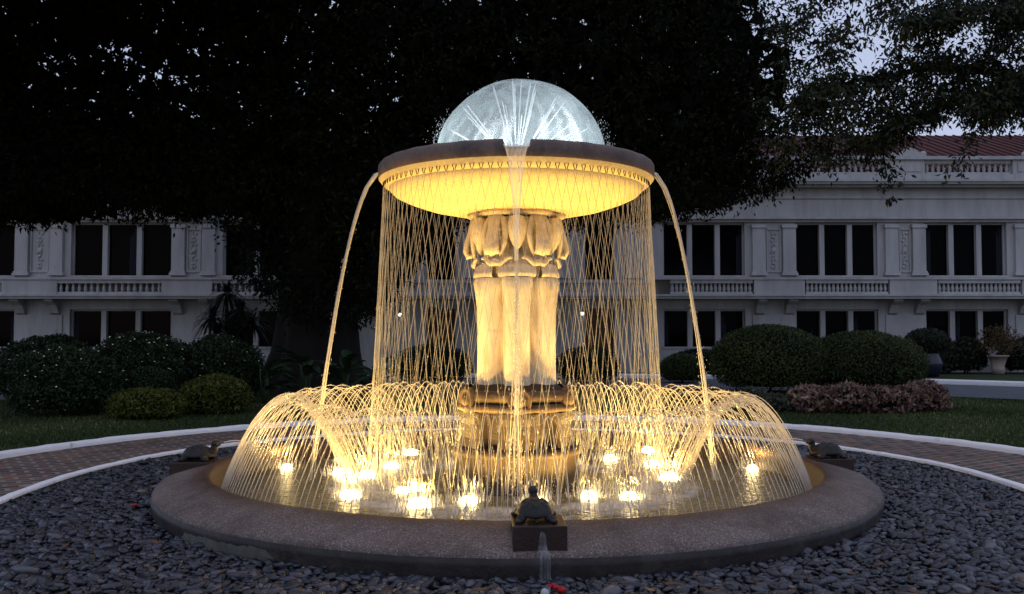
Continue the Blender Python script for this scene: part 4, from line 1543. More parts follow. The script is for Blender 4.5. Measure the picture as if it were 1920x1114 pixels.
# splash crowns where curtain and jets strike the pool
rg = np.random.default_rng(66)
mb = MB()
for q in range(1100):
    a = rg.uniform(0, 6.28); r0 = rg.normal(1.36, .05) if q % 2 else rg.normal(1.62, .10)
    x, y = r0 * math.sin(a), -r0 * math.cos(a); h = abs(rg.normal(0, .035)) + .01
    mb.tube([(x, y, .057), (x + rg.normal(0, .3) * h, y + rg.normal(0, .3) * h, .06 + h)], [0.004, 0.0012], 3, cap=False)
tag(mb.build('pool_splash', M['jet']), 'low splash where the threads and jets strike the pool', 'splash', kind='stuff')

# ================================================================== TURTLES
def turtle_meshes():
    # body: head, neck, limbs, tail; faces +y, stands on z=0
    mb = MB()
    mb.ell((0, 0, 0.055), (0.105, 0.15, 0.045), 16, 10)
    mb.ell((0, 0.135, 0.085), (0.042, 0.05, 0.045), 12, 8)
    mb.ell((0, 0.158, 0.125), (0.034, 0.038, 0.055), 12, 8)
    mb.ell((0, 0.172, 0.172), (0.040, 0.046, 0.034), 12, 8)
    mb.ell((0, 0.200, 0.163), (0.026, 0.030, 0.020), 10, 6)
    mb.ell((0.018, 0.188, 0.196), (0.011, 0.012, 0.010), 8, 5)
    mb.ell((-0.018, 0.188, 0.196), (0.011, 0.012, 0.010), 8, 5)
    for s in (-1, 1):
        mb.ell((s * 0.105, 0.085, 0.04), (0.05, 0.032, 0.03), 10, 6, Matrix.Rotation(s * R(-35), 3, 'Z'))
        mb.ell((s * 0.135, 0.105, 0.018), (0.034, 0.042, 0.018), 10, 6, Matrix.Rotation(s * R(-35), 3, 'Z'))
        mb.ell((s * 0.10, -0.115, 0.032), (0.045, 0.03, 0.028), 10, 6, Matrix.Rotation(s * R(35), 3, 'Z'))
        mb.ell((s * 0.125, -0.140, 0.016), (0.034, 0.036, 0.016), 10, 6, Matrix.Rotation(s * R(35), 3, 'Z'))
    mb.ell((0, -0.165, 0.02), (0.015, 0.035, 0.014), 8, 6)
    body = mb.mesh('body', M['bronze'])
    # shell: dome with a flared edge and raised scutes
    mb = MB()
    prof = [(1.0, 0.040), (1.03, 0.048), (0.97, 0.064), (0.86, 0.088), (0.70, 0.112), (0.48, 0.132), (0.24, 0.143), (0.0, 0.146)]
    n_ = 36
    vs, fs = [], []
    for i in range(n_):
        a = 2 * math.pi * i / n_
        for j, (r, z) in enumerate(prof):
            sc = 1 + (0.018 * math.cos(12 * a) if j < 2 else 0)
            vs.append((0.128 * r * sc * math.cos(a), 0.165 * r * sc * math.sin(a), z))
    q = len(prof)
    fs = [(i * q + j, ((i + 1) % n_) * q + j, ((i + 1) % n_) * q + j + 1, i * q + j + 1) for i in range(n_) for j in range(q - 1)]
    mb.add(vs, fs, True)
    shell = mb.mesh('shell', M['bronze'])
    sc = MB()
    def onshell(x, y):
        r = math.hypot(x / 0.128, y / 0.165)
        for (r0, z0), (r1, z1) in zip(prof[:0:-1], prof[-2:0:-1]):
            if r0 <= r <= r1: return z0 + (z1 - z0) * (r - r0) / max(1e-6, r1 - r0)
        return 0.05
    spots = [(0, 0.105, .036), (0, 0.035, .040), (0, -0.04, .040), (0, -0.11, .034)]
    for s in (-1, 1):
        spots += [(s * 0.066, 0.075, .032), (s * 0.076, 0.0, .036), (s * 0.066, -0.075, .032)]
    for (x, y, rr_) in spots:
        top = [(x + rr_ * .62 * math.cos(R(60 * k)), y + rr_ * .62 * math.sin(R(60 * k))) for k in range(6)]
        low = [(x + rr_ * math.cos(R(60 * k)), y + rr_ * math.sin(R(60 * k))) for k in range(6)]
        v = [(px, py, onshell(px, py) + 0.009) for px, py in top] + [(px, py, onshell(px, py) - 0.002) for px, py in low]
        sc.add(v, [tuple(range(5, -1, -1))[::-1]] + [(k, 6 + k, 6 + (k + 1) % 6, (k + 1) % 6) for k in range(6)], False)
    return body, shell, sc.mesh('scute_relief', M['bronze'])


tb, tsm, tsc = turtle_meshes()
TURT = [(R(2.3), 'dark bronze turtle on the front plinth, seen from behind', 0.328),
        (R(90 - 2.3) if False else R(92.3), 'dark bronze turtle on the kerb facing the pool, hedge side', 0.295),
        (R(-87.7), 'dark bronze turtle on the kerb facing the pool, shrub side', 0.295)]
for i, (a, lab, zt) in enumerate(TURT):
    rr_ = 2.96
    ro = empty('turtle_statue', (rr_ * math.sin(a), -rr_ * math.cos(a), zt - 0.15), a)
    tag(ro, lab, 'turtle statue', 'bronze turtles on the basin kerb')
    mb = MB(); mb.box(-0.16, 0.16, -0.17, 0.17, 0.002, 0.15, 0.006)
    mb.build('plinth', M['plinth'], ro)
    o = link('body', tb, ro); o.location = (-0.02, 0.03, 0.150); o.scale = (.84, .9, .86)
    md = o.modifiers.new('remesh', 'REMESH'); md.mode = 'VOXEL'; md.voxel_size = 0.006; md.use_smooth_shade = True
    o = link('shell', tsm, ro); o.location = (-0.02, 0.03, 0.150); o.scale = (.88, .92, .90)
    q = link('scute_relief', tsc, o)
    # thin spout jet from the mouth into the pool
    pts = []
    for k in range(14):
        t = k / 13.0
        pts.append((-0.02, 0.26 + 0.72 * t, 0.31 + 0.20 * t - 0.62 * t * t))
    mb = MB(); mb.tube(pts, [0.0055 - 0.002 * k / 13 for k in range(14)], 5, cap=False)
    j = tag(mb.build('turtle_spout', M['jet']), ['thin water arc spat by the front turtle', 'thin water arc spat by the turtle on the hedge side', 'thin water arc spat by the turtle on the shrub side'][i], 'water jet', 'arcs of water from the turtles')
    j.location = ro.location; j.rotation_euler = (0, 0, a)

# water trickling out of the front plinth and over the kerb
a = R(2.3)
ro = empty('plinth_trickle', (3.14 * math.sin(a), -3.14 * math.cos(a), 0.06), a)
tag(ro, 'pale water trickle running from the front plinth down the basin wall', 'water trickle')
mb = MB()
vs, fs = [], []
P_ = [(0.010, 0.006, .236, .003), (0.011, 0.004, .226, .013), (0.012, 0.003, .20, .020), (0.013, 0.002, .16, .024), (0.015, 0.000, .135, .030), (0.018, -0.020, .119, .040), (0.02, -0.034, .105, .040),
      (0.022, -0.037, .08, .034), (0.024, -0.036, .045, .032), (0.026, -0.036, -.01, .034), (0.03, -0.045, -.05, .04)]
for (x, y, z, w) in P_:
    for j in range(5):
        t = -1 + j / 2.0
        vs.append((x + w * t + 0.003 * math.sin(j * 3 + z * 40), y - 0.003 * (1 - t * t), z))
for i in range(len(P_) - 1):
    for j in range(4):
        fs.append((i * 5 + j, i * 5 + j + 1, (i + 1) * 5 + j + 1, (i + 1) * 5 + j))
mb.add(vs, fs, True)
mb.build('water_sheet', M['trickle'], ro)

# ================================================================== SMALL THINGS ON THE PEBBLES
def leaf_thing(x, y, z, s, mat, rz, label, group=None):
    vs, fs = [], []
    pr = [(-1, 0.03), (-.6, .30), (-.1, .42), (.4, .32), (.8, .12), (1.05, 0.02)]
    for (u, w) in pr:
        for t in (-1, 0, 1):
            vs.append((u * s, w * t * s, 0.10 * s * u * u + 0.22 * s * abs(t) * w * 2))
    for i in range(len(pr) - 1):
        for j in range(2):
            fs.append((i * 3 + j, (i + 1) * 3 + j, (i + 1) * 3 + j + 1, i * 3 + j + 1))
    mb = MB().add(vs, fs, True)
    o = mb.build('fallen_leaf', mat)
    o.location = (x, y, z)
    o.rotation_euler = (random.uniform(-.3, .3), random.uniform(-.3, .3), rz)
    m_ = o.modifiers.new('thick', 'SOLIDIFY'); m_.thickness = 0.0015
    tag(o, label, 'fallen leaf', group)
    return o


FL = [(0.72, -3.46, .035, 1, 'curled tan fallen leaf on the pebbles, hedge side of the red flower'),
      (1.95, -3.12, .042, 0, 'reddish brown fallen leaf close under the basin wall, one of a pair'),
      (2.20, -2.92, .042, 0, 'reddish brown fallen leaf farther along the basin wall, second of the pair'),
      (2.62, -3.40, .045, 0, 'large reddish brown fallen leaf on pebbles near the bottom edge, hedge side'),
      (-1.75, -3.10, .04, 0, 'reddish brown fallen leaf on pebbles below the pale footing patch'),
      (-2.25, -2.95, .04, 1, 'tan fallen leaf on pebbles beyond the pale footing patch'),
      (-3.0, -2.42, .035, 0, 'small reddish brown fallen leaf amid the pebbles at the shrub side'),
      (-3.35, -1.75, .05, 1, 'broad tan fallen leaf lying open on the pebbles, shrub side'),
      (3.75, -1.2, .04, 0, 'reddish brown fallen leaf halfway between kerb and basin, hedge side'),
      (3.42, -0.45, .05, 0, 'dull reddish fallen leaf on pebbles below the hedge-side turtle'),
      (-2.42, -2.35, .035, 0, 'small reddish fallen leaf against the basin wall, shrub side'),
      (2.15, -3.50, .04, 0, 'reddish brown fallen leaf at the bottom edge of the view, hedge side'),
      (-0.9, -3.42, .03, 1, 'small tan fallen leaf on pebbles in front of the kerb, shrub side of the turtle'),
      (-3.62, -0.2, .035, 0, 'small reddish leaf on pebbles near the inner kerb below the shrub-side turtle'),
      (4.05, -0.9, .04, 1, 'tan fallen leaf on pebbles nearest the white inner kerb, hedge side')]
for i, (x, y, s, k, lab) in enumerate(FL):
    leaf_thing(x, y, 0.05, s, M['dead_leaf2'] if k else M['dead_leaf'], random.uniform(0, 6.28), lab, 'fallen leaves on the pebbles')
ro = empty('red_flower', (0.20, -3.50, 0.05))
tag(ro, 'small fallen red flower on the pebbles below the front turtle', 'flower')
for (x, y, z, r_) in ((-0.035, 0.025, 0.022, 0.026), (0.0, 0.0, 0.026, 0.022), (0.03, -0.02, 0.02, 0.028), (-0.012, 0.026, 0.032, 0.018)):
    mb = MB(); mb.ell((x, y, z), (r_, r_ * .8, r_ * .62), 9, 5, fn=lambda p: p * (1 + 0.16 * math.sin(5 * p.x + 7 * p.y)))
    mb.build('petal', M['red_petal'], ro)
mb = MB(); mb.tube([(-0.075, -0.075, 0.012), (-0.06, -0.055, 0.03), (-0.05, -0.03, 0.035), (-0.045, 0.0, 0.03)], [0.018, 0.024, 0.02, 0.008], 7)
tag(mb.build('pale_scrap', M['scrap']), 'small pale scrap on the pebbles beside the red flower', 'scrap').location = (0.20, -3.52, 0.045)
mb = MB()
for k in range(4):
    mb.ell((0.02 * math.cos(k * 1.6), 0.02 * math.sin(k * 1.6), 0.03), (0.035, 0.03, 0.022), 8, 5)
o = mb.build('red_blossom', M['red_petal']); o.location = (-3.12, -1.05, 0.045); o.scale = (.55, .55, .55)
tag(o, 'dark red blossom wedged against the basin wall, shrub side', 'flower')

# ================================================================== SHRUBS
def lump_dir(d, seed, amt):
    rg = np.random.default_rng(seed)
    k = rg.normal(0, 1, (7, 3)) * np.array([2.0, 3.0, 5.0, 7.0, 9.0, 4.0, 6.0])[:, None]
    ph_ = rg.uniform(0, 6.28, 7)
    return 1 + amt * sum(np.sin(d @ k[i] + ph_[i]) / (1 + .25 * i) for i in range(7)) / 2.5


def shrub(name, label, c, rad, mat, n, ls, seed, cat='shrub', group=None, amt=0.07, flowers=0, flat=0.0, spiky=0.35, tone=None):
    """leaf shell over a dark inside; c = base centre on the ground"""
    rg = np.random.default_rng(seed)
    ro = empty(name, c)
    tag(ro, label, cat, group)
    d = unit(rg.normal(0, 1, (n, 3)))
    d[:, 2] = np.where(d[:, 2] < -0.92, -d[:, 2], d[:, 2])
    lp = lump_dir(d, seed, amt)
    shell = rg.uniform(0.88, 1.03, n)
    shell = np.where(rg.uniform(0, 1, n) < 0.035, shell + np.abs(rg.normal(0, .045, n)), shell)
    cen = np.array([0, 0, rad[2] * 0.52])
    scale = np.array([rad[0], rad[1], rad[2] * 0.50])
    hz = np.where(d[:, 2] < 0, np.sqrt(np.clip(1 - d[:, 2] ** 4, 0, 1)) / np.maximum(np.sqrt(1 - d[:, 2] ** 2), .2), 1.0)
    pos = d * np.stack([hz, hz, np.ones(n)], 1) * scale * (lp * shell)[:, None] + cen
    pos[:, 2] = np.maximum(pos[:, 2], 0.02)
    axis = unit(d * 0.6 + rg.normal(0, 1, (n, 3)) * 0.7 + np.array([0, 0, 0.25]))
    nrm = unit(d + rg.normal(0, spiky, (n, 3)))
    L = ls * rg.uniform(0.7, 1.35, n)
    rv = np.clip(rg.normal(0.45, 0.22, n) + (lump_dir(d, seed + 9, 0.8) - 1) * .25, 0, 1)
    link('foliage', leaf_mesh('foliage', pos, axis, nrm, L, L * 0.48, mat, rv), ro)
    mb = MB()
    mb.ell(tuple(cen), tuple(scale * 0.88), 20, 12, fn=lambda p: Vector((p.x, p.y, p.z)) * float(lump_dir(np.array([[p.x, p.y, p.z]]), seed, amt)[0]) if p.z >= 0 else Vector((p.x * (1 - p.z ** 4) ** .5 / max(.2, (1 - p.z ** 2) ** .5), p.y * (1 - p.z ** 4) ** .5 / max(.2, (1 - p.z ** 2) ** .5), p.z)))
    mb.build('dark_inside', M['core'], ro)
    mb = MB()
    mb.tube([(0, 0, -0.03), (0.02, 0.01, rad[2] * .3), (0.0, 0.03, rad[2] * .6)], [0.04, 0.03, 0.02], 6)
    mb.build('stem', M['bark'], ro)
    if flowers:
        d = unit(rg.normal(0, 1, (flowers, 3)) + np.array([0, -0.5, 0.7]))
        lp = lump_dir(d, seed, amt)
        p = d * scale * (lp * 1.05)[:, None] + cen
        s_ = rg.uniform(0.011, 0.022, flowers)
        v_, t_ = drops(p, s_, np.stack([rg.uniform(.8, 1.6, flowers), np.ones(flowers), rg.uniform(.5, 1, flowers)], 1))
        tag(link('white_blossoms', np_mesh('white_blossoms', v_, t_, M['petal']), ro), kind='stuff')
    return ro


# clipped hedges on the far lawn
shrub('round_hedge', 'larger clipped round hedge at the near end of the pair on the lawn', (6.35, 14.0, 0), (1.42, 1.35, 1.62), M['leaf_hedge'], 15000, 0.062, 1, 'hedge', 'clipped round hedges', 0.03)
shrub('round_hedge', 'lower clipped round hedge at the outer end of the pair on the lawn', (8.66, 14.0, 0), (1.46, 1.35, 1.47), M['leaf_hedge'], 15000, 0.062, 2, 'hedge', 'clipped round hedges', 0.03)
shrub('round_hedge', 'small clipped round hedge near the foot of the hedge-side stream', (5.0, 18.4, 0), (0.66, 0.66, 0.83), M['leaf_hedge'], 4500, 0.06, 3, 'hedge', 'clipped round hedges', 0.03)
shrub('round_hedge', 'dark clipped round hedge behind the curtain, just past the column, hedge side', (2.2, 18.4, 0), (0.95, 0.8, 1.05), M['leaf_shrub'], 6000, 0.06, 4, 'hedge', 'clipped round hedges', 0.03)
shrub('round_hedge', 'dark clipped round hedge behind the curtain, shrub side of the column', (-2.35, 17.6, 0), (1.15, 0.9, 1.12), M['leaf_shrub'], 6000, 0.06, 5, 'hedge', 'clipped round hedges', 0.03)
# croton bed
for i, (x, y, rx, rz, lab) in enumerate([(5.55, 8.55, .42, .50, 'end clump of the purple-brown croton row, nearest the fountain'), (6.15, 8.35, .52, .56, 'second purple-brown croton clump from the fountain in the row below the hedges'),
                                          (6.85, 8.45, .50, .52, 'third purple-brown croton clump in the row, with yellow-green tips'), (7.42, 8.75, .44, .50, 'fourth purple-brown croton clump of the row below the hedges'),
                                          (7.90, 9.0, .40, .56, 'outermost purple-brown croton clump, standing slightly apart')]):
    shrub('croton_shrub', lab, (x, y, 0), (rx * .95, 0.42, rz * .88), M['leaf_croton'], 1150, 0.115, 20 + i, 'shrub', 'croton bushes below the hedges', 0.22, spiky=1.1)
for i, (x, y, rx, rz, lab) in enumerate([(3.75, 9.6, .55, .36, 'low grey-green ground cover clump nearest the jets, hedge side'), (4.55, 9.3, .50, .34, 'low grey-green ground cover clump at the foot of the larger hedge'),
                                          (5.0, 8.9, .30, .26, 'small grey-green ground cover tuft next to the croton row')]):
    shrub('ground_cover_clump', lab, (x, y, 0), (rx, 0.45, rz), M['leaf_cover'], 800, 0.13, 40 + i, 'plant', 'ground cover below the hedges', 0.16, spiky=0.9)
# shrub side
shrub('flowering_shrub', 'front rounded dark shrub dotted with white flowers', (-8.16, 7.9, 0), (0.93, 0.9, 1.22), M['leaf_shrub'], 9000, 0.065, 60, 'shrub', 'white-flowering shrubs', 0.13, 38, spiky=.8)
shrub('flowering_shrub', 'rounded dark shrub behind the front one with few flowers', (-9.55, 10.2, 0), (1.15, 1.0, 1.36), M['leaf_shrub'], 8000, 0.07, 61, 'shrub', 'white-flowering shrubs', 0.13, 16, spiky=.8)
shrub('flowering_shrub', 'middle rounded dark shrub thick with white flowers on top', (-7.55, 10.2, 0), (1.05, 1.0, 1.44), M['leaf_shrub'], 8000, 0.07, 62, 'shrub', 'white-flowering shrubs', 0.13, 80, spiky=.8)
shrub('flowering_shrub', 'rounded dark shrub with white flowers beside the broad-leaved plants', (-6.3, 10.8, 0), (0.98, 0.9, 1.36), M['leaf_shrub'], 7000, 0.07, 63, 'shrub', 'white-flowering shrubs', 0.14, 26, spiky=.8)
shrub('dark_shrub', 'small smooth dark shrub tucked between the flowering ones', (-7.0, 8.9, 0), (0.52, 0.5, 0.80), M['leaf_shrub'], 4000, 0.05, 64, 'shrub', None, 0.04)
for i, (x, y, rx, rz, lab) in enumerate([(-6.35, 7.2, .62, .50, 'low yellow-green fine-leaved bush nearest the path'), (-5.5, 8.3, .62, .66, 'taller yellow-green fine-leaved bush beside the broad-leaved plants')]):
    shrub('golden_bush', lab, (x, y, 0), (rx, 0.55, rz), M['leaf_yellow'], 4200, 0.07, 70 + i, 'shrub', 'yellow-green bushes', 0.13, spiky=0.8)

# broad-leaved plants
def broad_leaf_mesh(L, W):
    vs, fs = [], []
    for i in range(9):
        t = i / 8.0
        w = W * math.sin(math.pi * (0.05 + 0.93 * t) ** 0.85) * 0.5
        for j in (-1, -.5, 0, .5, 1):
            vs.append((w * j, L * t, -0.30 * L * t * t + 0.35 * abs(w * j) + 0.01 * math.sin(20 * t) * abs(j)))
    for i in range(8):
        for j in range(4):
            fs.append((i * 5 + j, i * 5 + j + 1, (i + 1) * 5 + j + 1, (i + 1) * 5 + j))
    return MB().add(vs, fs, True).mesh('leaf', M['leaf_broad'])


BLM = [broad_leaf_mesh(0.62, 0.24), broad_leaf_mesh(0.5, 0.26), broad_leaf_mesh(0.75, 0.22)]
for i, (x, y, h, lab) in enumerate([(-5.2, 10.4, .85, 'dark broad-leaved plant next to the flowering shrubs'), (-4.45, 10.9, 1.05, 'tallest dark broad-leaved plant in front of the big trunk'),
                                     (-3.65, 11.2, .95, 'dark broad-leaved plant beside the shrub-side stream'), (-3.0, 11.8, .8, 'dark broad-leaved plant nearest the curtain')]):
    ro = empty('broad_leaved_plant', (x, y, 0)); tag(ro, lab, 'plant', 'broad-leaved plants')
    rg = random.Random(90 + i)
    for k in range(15):
        a = rg.uniform(0, 6.28); hh = h * rg.uniform(0.3, 0.9)
        o = link('leaf', rg.choice(BLM), ro)
        o.location = (0.12 * math.cos(a), 0.12 * math.sin(a), hh)
        o.rotation_euler = (rg.uniform(-.1, .8), rg.uniform(-.3, .3), a - math.pi / 2)
        mb = MB(); mb.tube([(0.02 * math.cos(a), 0.02 * math.sin(a), -0.02), (0.08 * math.cos(a), 0.08 * math.sin(a), hh * .6), (0.12 * math.cos(a), 0.12 * math.sin(a), hh)], 0.012, 5)
        mb.build('stalk', M['leaf_broad'], ro)

# strap-leaved dracaena in front of the shaded wing
def strap_plant(name, label, c, heads, seed, mat, L):
    rg = np.random.default_rng(seed)
    ro = empty(name, c); tag(ro, label, 'plant')
    vs, ts, rv = [], [], []
    mbs = MB()
    for (hx, hy, hz) in heads:
        mbs.tube([(hx * .3, hy * .3, -0.03), (hx * .8, hy * .8, hz * .6), (hx, hy, hz)], [0.06, 0.05, 0.04], 6)
        for k in range(120):
            a = rg.uniform(0, 6.28); e_ = rg.uniform(-0.5, 1.4); ln_ = L * rg.uniform(.7, 1.15)
            b = len(vs)
            sd = np.array([-math.sin(a), math.cos(a), 0]) * 0.028
            for i in range(5):
                t = i / 4.0
                rr_ = ln_ * t * math.cos(e_) * (1 - .15 * t); z = ln_ * (t * math.sin(e_) - 0.55 * t * t)
                p = np.array([hx + rr_ * math.cos(a), hy + rr_ * math.sin(a), hz + z - rg.uniform(0, .02)])
                w = math.sin(math.pi * (.15 + .85 * t) * .98)
                vs += [p - sd * w, p + sd * w]
            for i in range(4):
                q = b + 2 * i
                ts += [(q, q + 1, q + 3), (q, q + 3, q + 2)]
            rv += [rg.uniform(0, 1)] * 10
    link('foliage', np_mesh('foliage', vs, ts, mat, rv), ro)
    mbs.build('stem', M['bark'], ro)


strap_plant('dracaena', 'tall dark strap-leaved plant against the shaded wing, next to the trunk', (-7.75, 16.0, 0), [(0, 0, 2.55), (-.3, -.2, 1.9), (.35, .1, 2.1), (-.1, -.4, 1.45), (.3, -.4, 1.5), (.7, .0, 1.7), (.1, -.1, 1.0), (-.35, .1, 1.2), (.6, -.3, 1.0)], 5, M['leaf_strap'], 0.72)

# potted plants by the far wing
ro = empty('jar_topiary', (14.05, 22.3, 0.0)); tag(ro, 'dark glazed jar with a clipped ball shrub at the drive edge', 'potted plant')
mb = MB(); mb.lathe([(0.0, 0.0), (0.34, 0.0), (0.42, 0.2), (0.48, 0.42), (0.44, 0.62), (0.36, 0.74), (0.40, 0.80), (0.34, 0.80), (0.0, 0.74)], 24); mb.build('jar', M['pot_blue'], ro)
rg = np.random.default_rng(8)
d = unit(rg.normal(0, 1, (3500, 3)))
p = d * np.array([.74, .7, .46]) * rg.uniform(.9, 1.03, (3500, 1)) + np.array([0, 0, 1.18])
link('foliage', leaf_mesh('foliage', p, d + rg.normal(0, .7, d.shape), d, np.full(3500, .07), np.full(3500, .035), M['leaf_strap'], rg.uniform(0, 1, 3500)), ro)
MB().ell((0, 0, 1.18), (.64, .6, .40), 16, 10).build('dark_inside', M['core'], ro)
ro = empty('pot_plant', (17.4, 24.1, 0.0)); tag(ro, 'pale tapered pot with a loose reddish plant against the far wing', 'potted plant')
mb = MB(); mb.lathe([(0.0, 0.0), (0.20, 0.0), (0.22, 0.25), (0.20, 0.27), (0.32, 0.62), (0.36, 0.62), (0.36, 0.68), (0.30, 0.68), (0.0, 0.6)], 20); mb.build('pot', M['pot_clay'], ro)
d = unit(rg.normal(0, 1, (1300, 3)))
p = d * np.array([.75, .6, .55]) * rg.uniform(.3, 1.1, (1300, 1)) + np.array([0.05, 0, 1.2])
link('foliage', leaf_mesh('foliage', p, d + rg.normal(0, .7, d.shape), rg.normal(0, 1, d.shape), np.full(1300, .10), np.full(1300, .05), M['leaf_red'], rg.uniform(0, 1, 1300)), ro)
for i, (x, y, rx, rz, lab) in enumerate([(12.9, 24.6, .8, 1.15, 'dark bush against the far wing beside the glazed jar'), (15.3, 24.7, .9, 1.1, 'dark bush against the far wing between jar and pale pot'),
                                          (16.6, 24.9, .8, 1.25, 'dark bush against the far wing behind the pale pot'), (18.8, 24.9, .9, 1.3, 'dark bush at the far end of the wing'), (6.9, 24.9, 1.1, .85, 'low dark bush below the nearest windows of the far wing'), (9.4, 24.9, 1.3, .9, 'low dark bush below the wing, hidden by the clipped hedges')]):
    shrub('wall_shrub', lab, (x, y, 0), (rx, .6, rz), M['leaf_strap'], 1600, .14, 120 + i, 'shrub', 'bushes along the wall', .12)

# ================================================================== TREES
def limb(mb, pts, r0, r1, n=7):
    m = len(pts)
    mb.tube(pts, [r0 + (r1 - r0) * (i / (m - 1)) ** 0.8 for i in range(m)], n)


def clump_leaves(cent, rad, per, L, seed, droop=0.5, flat=0.55):
    rg = np.random.default_rng(seed)
    K = len(cent)
    c = np.repeat(cent, per, axis=0); r = np.repeat(rad, per)
    d = rg.normal(0, 0.5, (K * per, 3)) * np.array([1, 1, flat])
    pos = c + d * r[:, None]
    axis = unit(d * 1.0 + rg.normal(0, 0.6, d.shape) - np.array([0, 0, droop]))
    nrm = unit(rg.normal(0, 0.7, d.shape) + np.array([0, 0, 0.8]))
    ln_ = L * rg.uniform(0.7, 1.3, len(pos))
    tone = np.repeat(rg.uniform(0.15, 0.75, K), per) + rg.normal(0, 0.16, len(pos))
    return pos, axis, nrm, ln_, np.clip(tone, 0, 1)


# --- big dark tree behind the fountain
bt = empty('big_tree', (-5.0, 14.6, 0)); tag(bt, 'huge dark tree with a black crown behind the fountain, its trunk beside the broad-leaved plants', 'tree')
mb = MB()
def tmod(a, r, z):
    fl_ = 1 + (0.35 * math.exp(-z * 1.6) * (0.5 + 0.5 * math.cos(5 * a + 1)) + 0.06 * math.sin(9 * a) + 0.05 * math.sin(4 * a + z))
    return (r * fl_, z)
mb.lathe([(1.25, -0.1), (1.12, 0.4), (1.0, 1.0), (0.92, 2.0), (0.9, 3.0), (0.98, 4.0), (1.05, 4.6), (0.8, 5.2), (0.2, 5.6)], 40, (-5.0, 14.6, 0), True, mod=tmod)
mb.build('trunk', M['bark'], bt, True)
mb = MB()
rg = random.Random(12)
ends = [(-12, 16.0, 7.2), (-10, 17, 8.2), (-7, 15.6, 8.0), (-3, 16.2, 8.4), (0, 16.2, 7.6), (3, 16.4, 7.2), (5.4, 16.0, 6.6), (-8, 17, 9), (-1, 17, 9), (2, 16, 9.0), (-5, 15, 10), (-13.5, 16, 6.6)]
for e_ in ends:
    s0 = Vector((-5 + rg.uniform(-.4, .4), 14.6 + rg.uniform(-.3, .3), 4.2)); e1 = Vector(e_)
    pts = []
    for i in range(8):
        t = i / 7.0
        p = s0.lerp(e1, t); p.z += 1.1 * math.sin(math.pi * t) + rg.uniform(-.12, .12); p.x += rg.uniform(-.15, .15)
        pts.append(p)
    limb(mb, pts, 0.42, 0.07)
mb.build('limbs', M['bark'], bt, True)
# lower outline of the crown along x (metres), at the tree's distance
XO = np.array([-15.5, -13.0, -12.0, -11.3, -10.6, -10.0, -9.0, -8.0, -7.2, -6.7, -6.2, -5.0, -3.6, -3.2, -1.5, 0.5, 1.6, 2.6, 3.4, 4.2, 5.0, 5.8, 6.6, 7.2, 7.7, 8.2])
ZO = np.array([4.2, 4.15, 4.1, 4.35, 4.75, 4.35, 4.20, 4.25, 4.45, 4.4, 2.6, 1.7, 1.7, 2.4, 4.2, 4.0, 4.05, 4.15, 4.2, 4.25, 4.45, 4.7, 5.0, 5.4, 6.0, 7.5])
rg = np.random.default_rng(21)
K = 5200
x = rg.uniform(-15.5, 7.9, K); y = rg.uniform(11.2, 18.0, K)
zlo = np.interp(x, XO, ZO) + 0.30
zlo = zlo + 0.10 * (np.abs(y - 14.0)) ** 1.3 * 0.4
z = zlo + (12.0 - zlo) * rg.uniform(0, 1, K) ** 1.25
# thin places where sky shows: towards the shrub side, upper part
thin = np.exp(-(((x + 9.9) / 2.9) ** 2 + ((z - 8.15) / 1.15) ** 2))
nz_ = np.sin(x * 1.9 + 1.3 * np.sin(z * 2.1)) * np.sin(z * 2.6 + 1.1 * np.sin(x * 1.4 + 2))
keep = (rg.uniform(0, 1, K) > thin * (0.45 + 0.55 * nz_))
xm = 7.35 + 0.45 * np.sin(z * 1.7 + 1) + 0.25 * np.sin(z * 4.1)
edge = np.clip((xm - x) / 1.6, 0.0, 1); keep &= rg.uniform(0, 1, K) < edge
cent = np.stack([x, y, z], 1)[keep]
pos, axis, nrm, ln_, tone = clump_leaves(cent, rg.uniform(0.35, 0.75, len(cent)), 26, 0.15, 3)
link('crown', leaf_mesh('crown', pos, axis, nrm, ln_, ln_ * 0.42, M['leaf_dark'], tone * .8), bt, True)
# hanging fringe along the lower outline, finer
K = 900
x = rg.uniform(-15.5, 7.6, K); y = rg.uniform(11.4, 14.5, K)
z = np.interp(x, XO, ZO) + np.abs(rg.normal(0, .28, K)) + 0.05
cent = np.stack([x, y, z], 1)
pos, axis, nrm, ln_, tone = clump_leaves(cent, rg.uniform(0.16, 0.40, K), 22, 0.12, 4, 0.9, 0.9)
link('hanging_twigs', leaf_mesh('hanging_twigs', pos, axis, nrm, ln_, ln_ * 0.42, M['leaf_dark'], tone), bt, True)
# heavy inner foliage
n = 21000
x = rg.uniform(-15.5, 6.9, n); y = rg.uniform(13.0, 17.5, n)
zlo = np.interp(x, XO, ZO) + 0.55
z = zlo + (12 - zlo) * rg.uniform(0, 1, n) ** 1.2
thin = np.exp(-(((x + 9.9) / 3.3) ** 2 + ((z - 8.15) / 1.4) ** 2))
nz2 = np.sin(x * 1.9 + 1.3 * np.sin(z * 2.1)) * np.sin(z * 2.6 + 1.1 * np.sin(x * 1.4 + 2))
keep = (rg.uniform(0, 1, n) > thin * (0.55 + 0.75 * nz2)) & (x < 6.3 + 0.4 * np.sin(z * 1.7 + 1))
P_ = np.stack([x, y, z], 1)[keep]; n = len(P_)
L = rg.uniform(0.35, 0.6, n)
link('inner_foliage', leaf_mesh('inner_foliage', P_, rg.normal(0, 1, (n, 3)), rg.normal(0, 1, (n, 3)) + np.array([0, -1.2, .3]), L, L * .6, M['leaf_dark'], rg.uniform(0, .3, n)), bt, True)

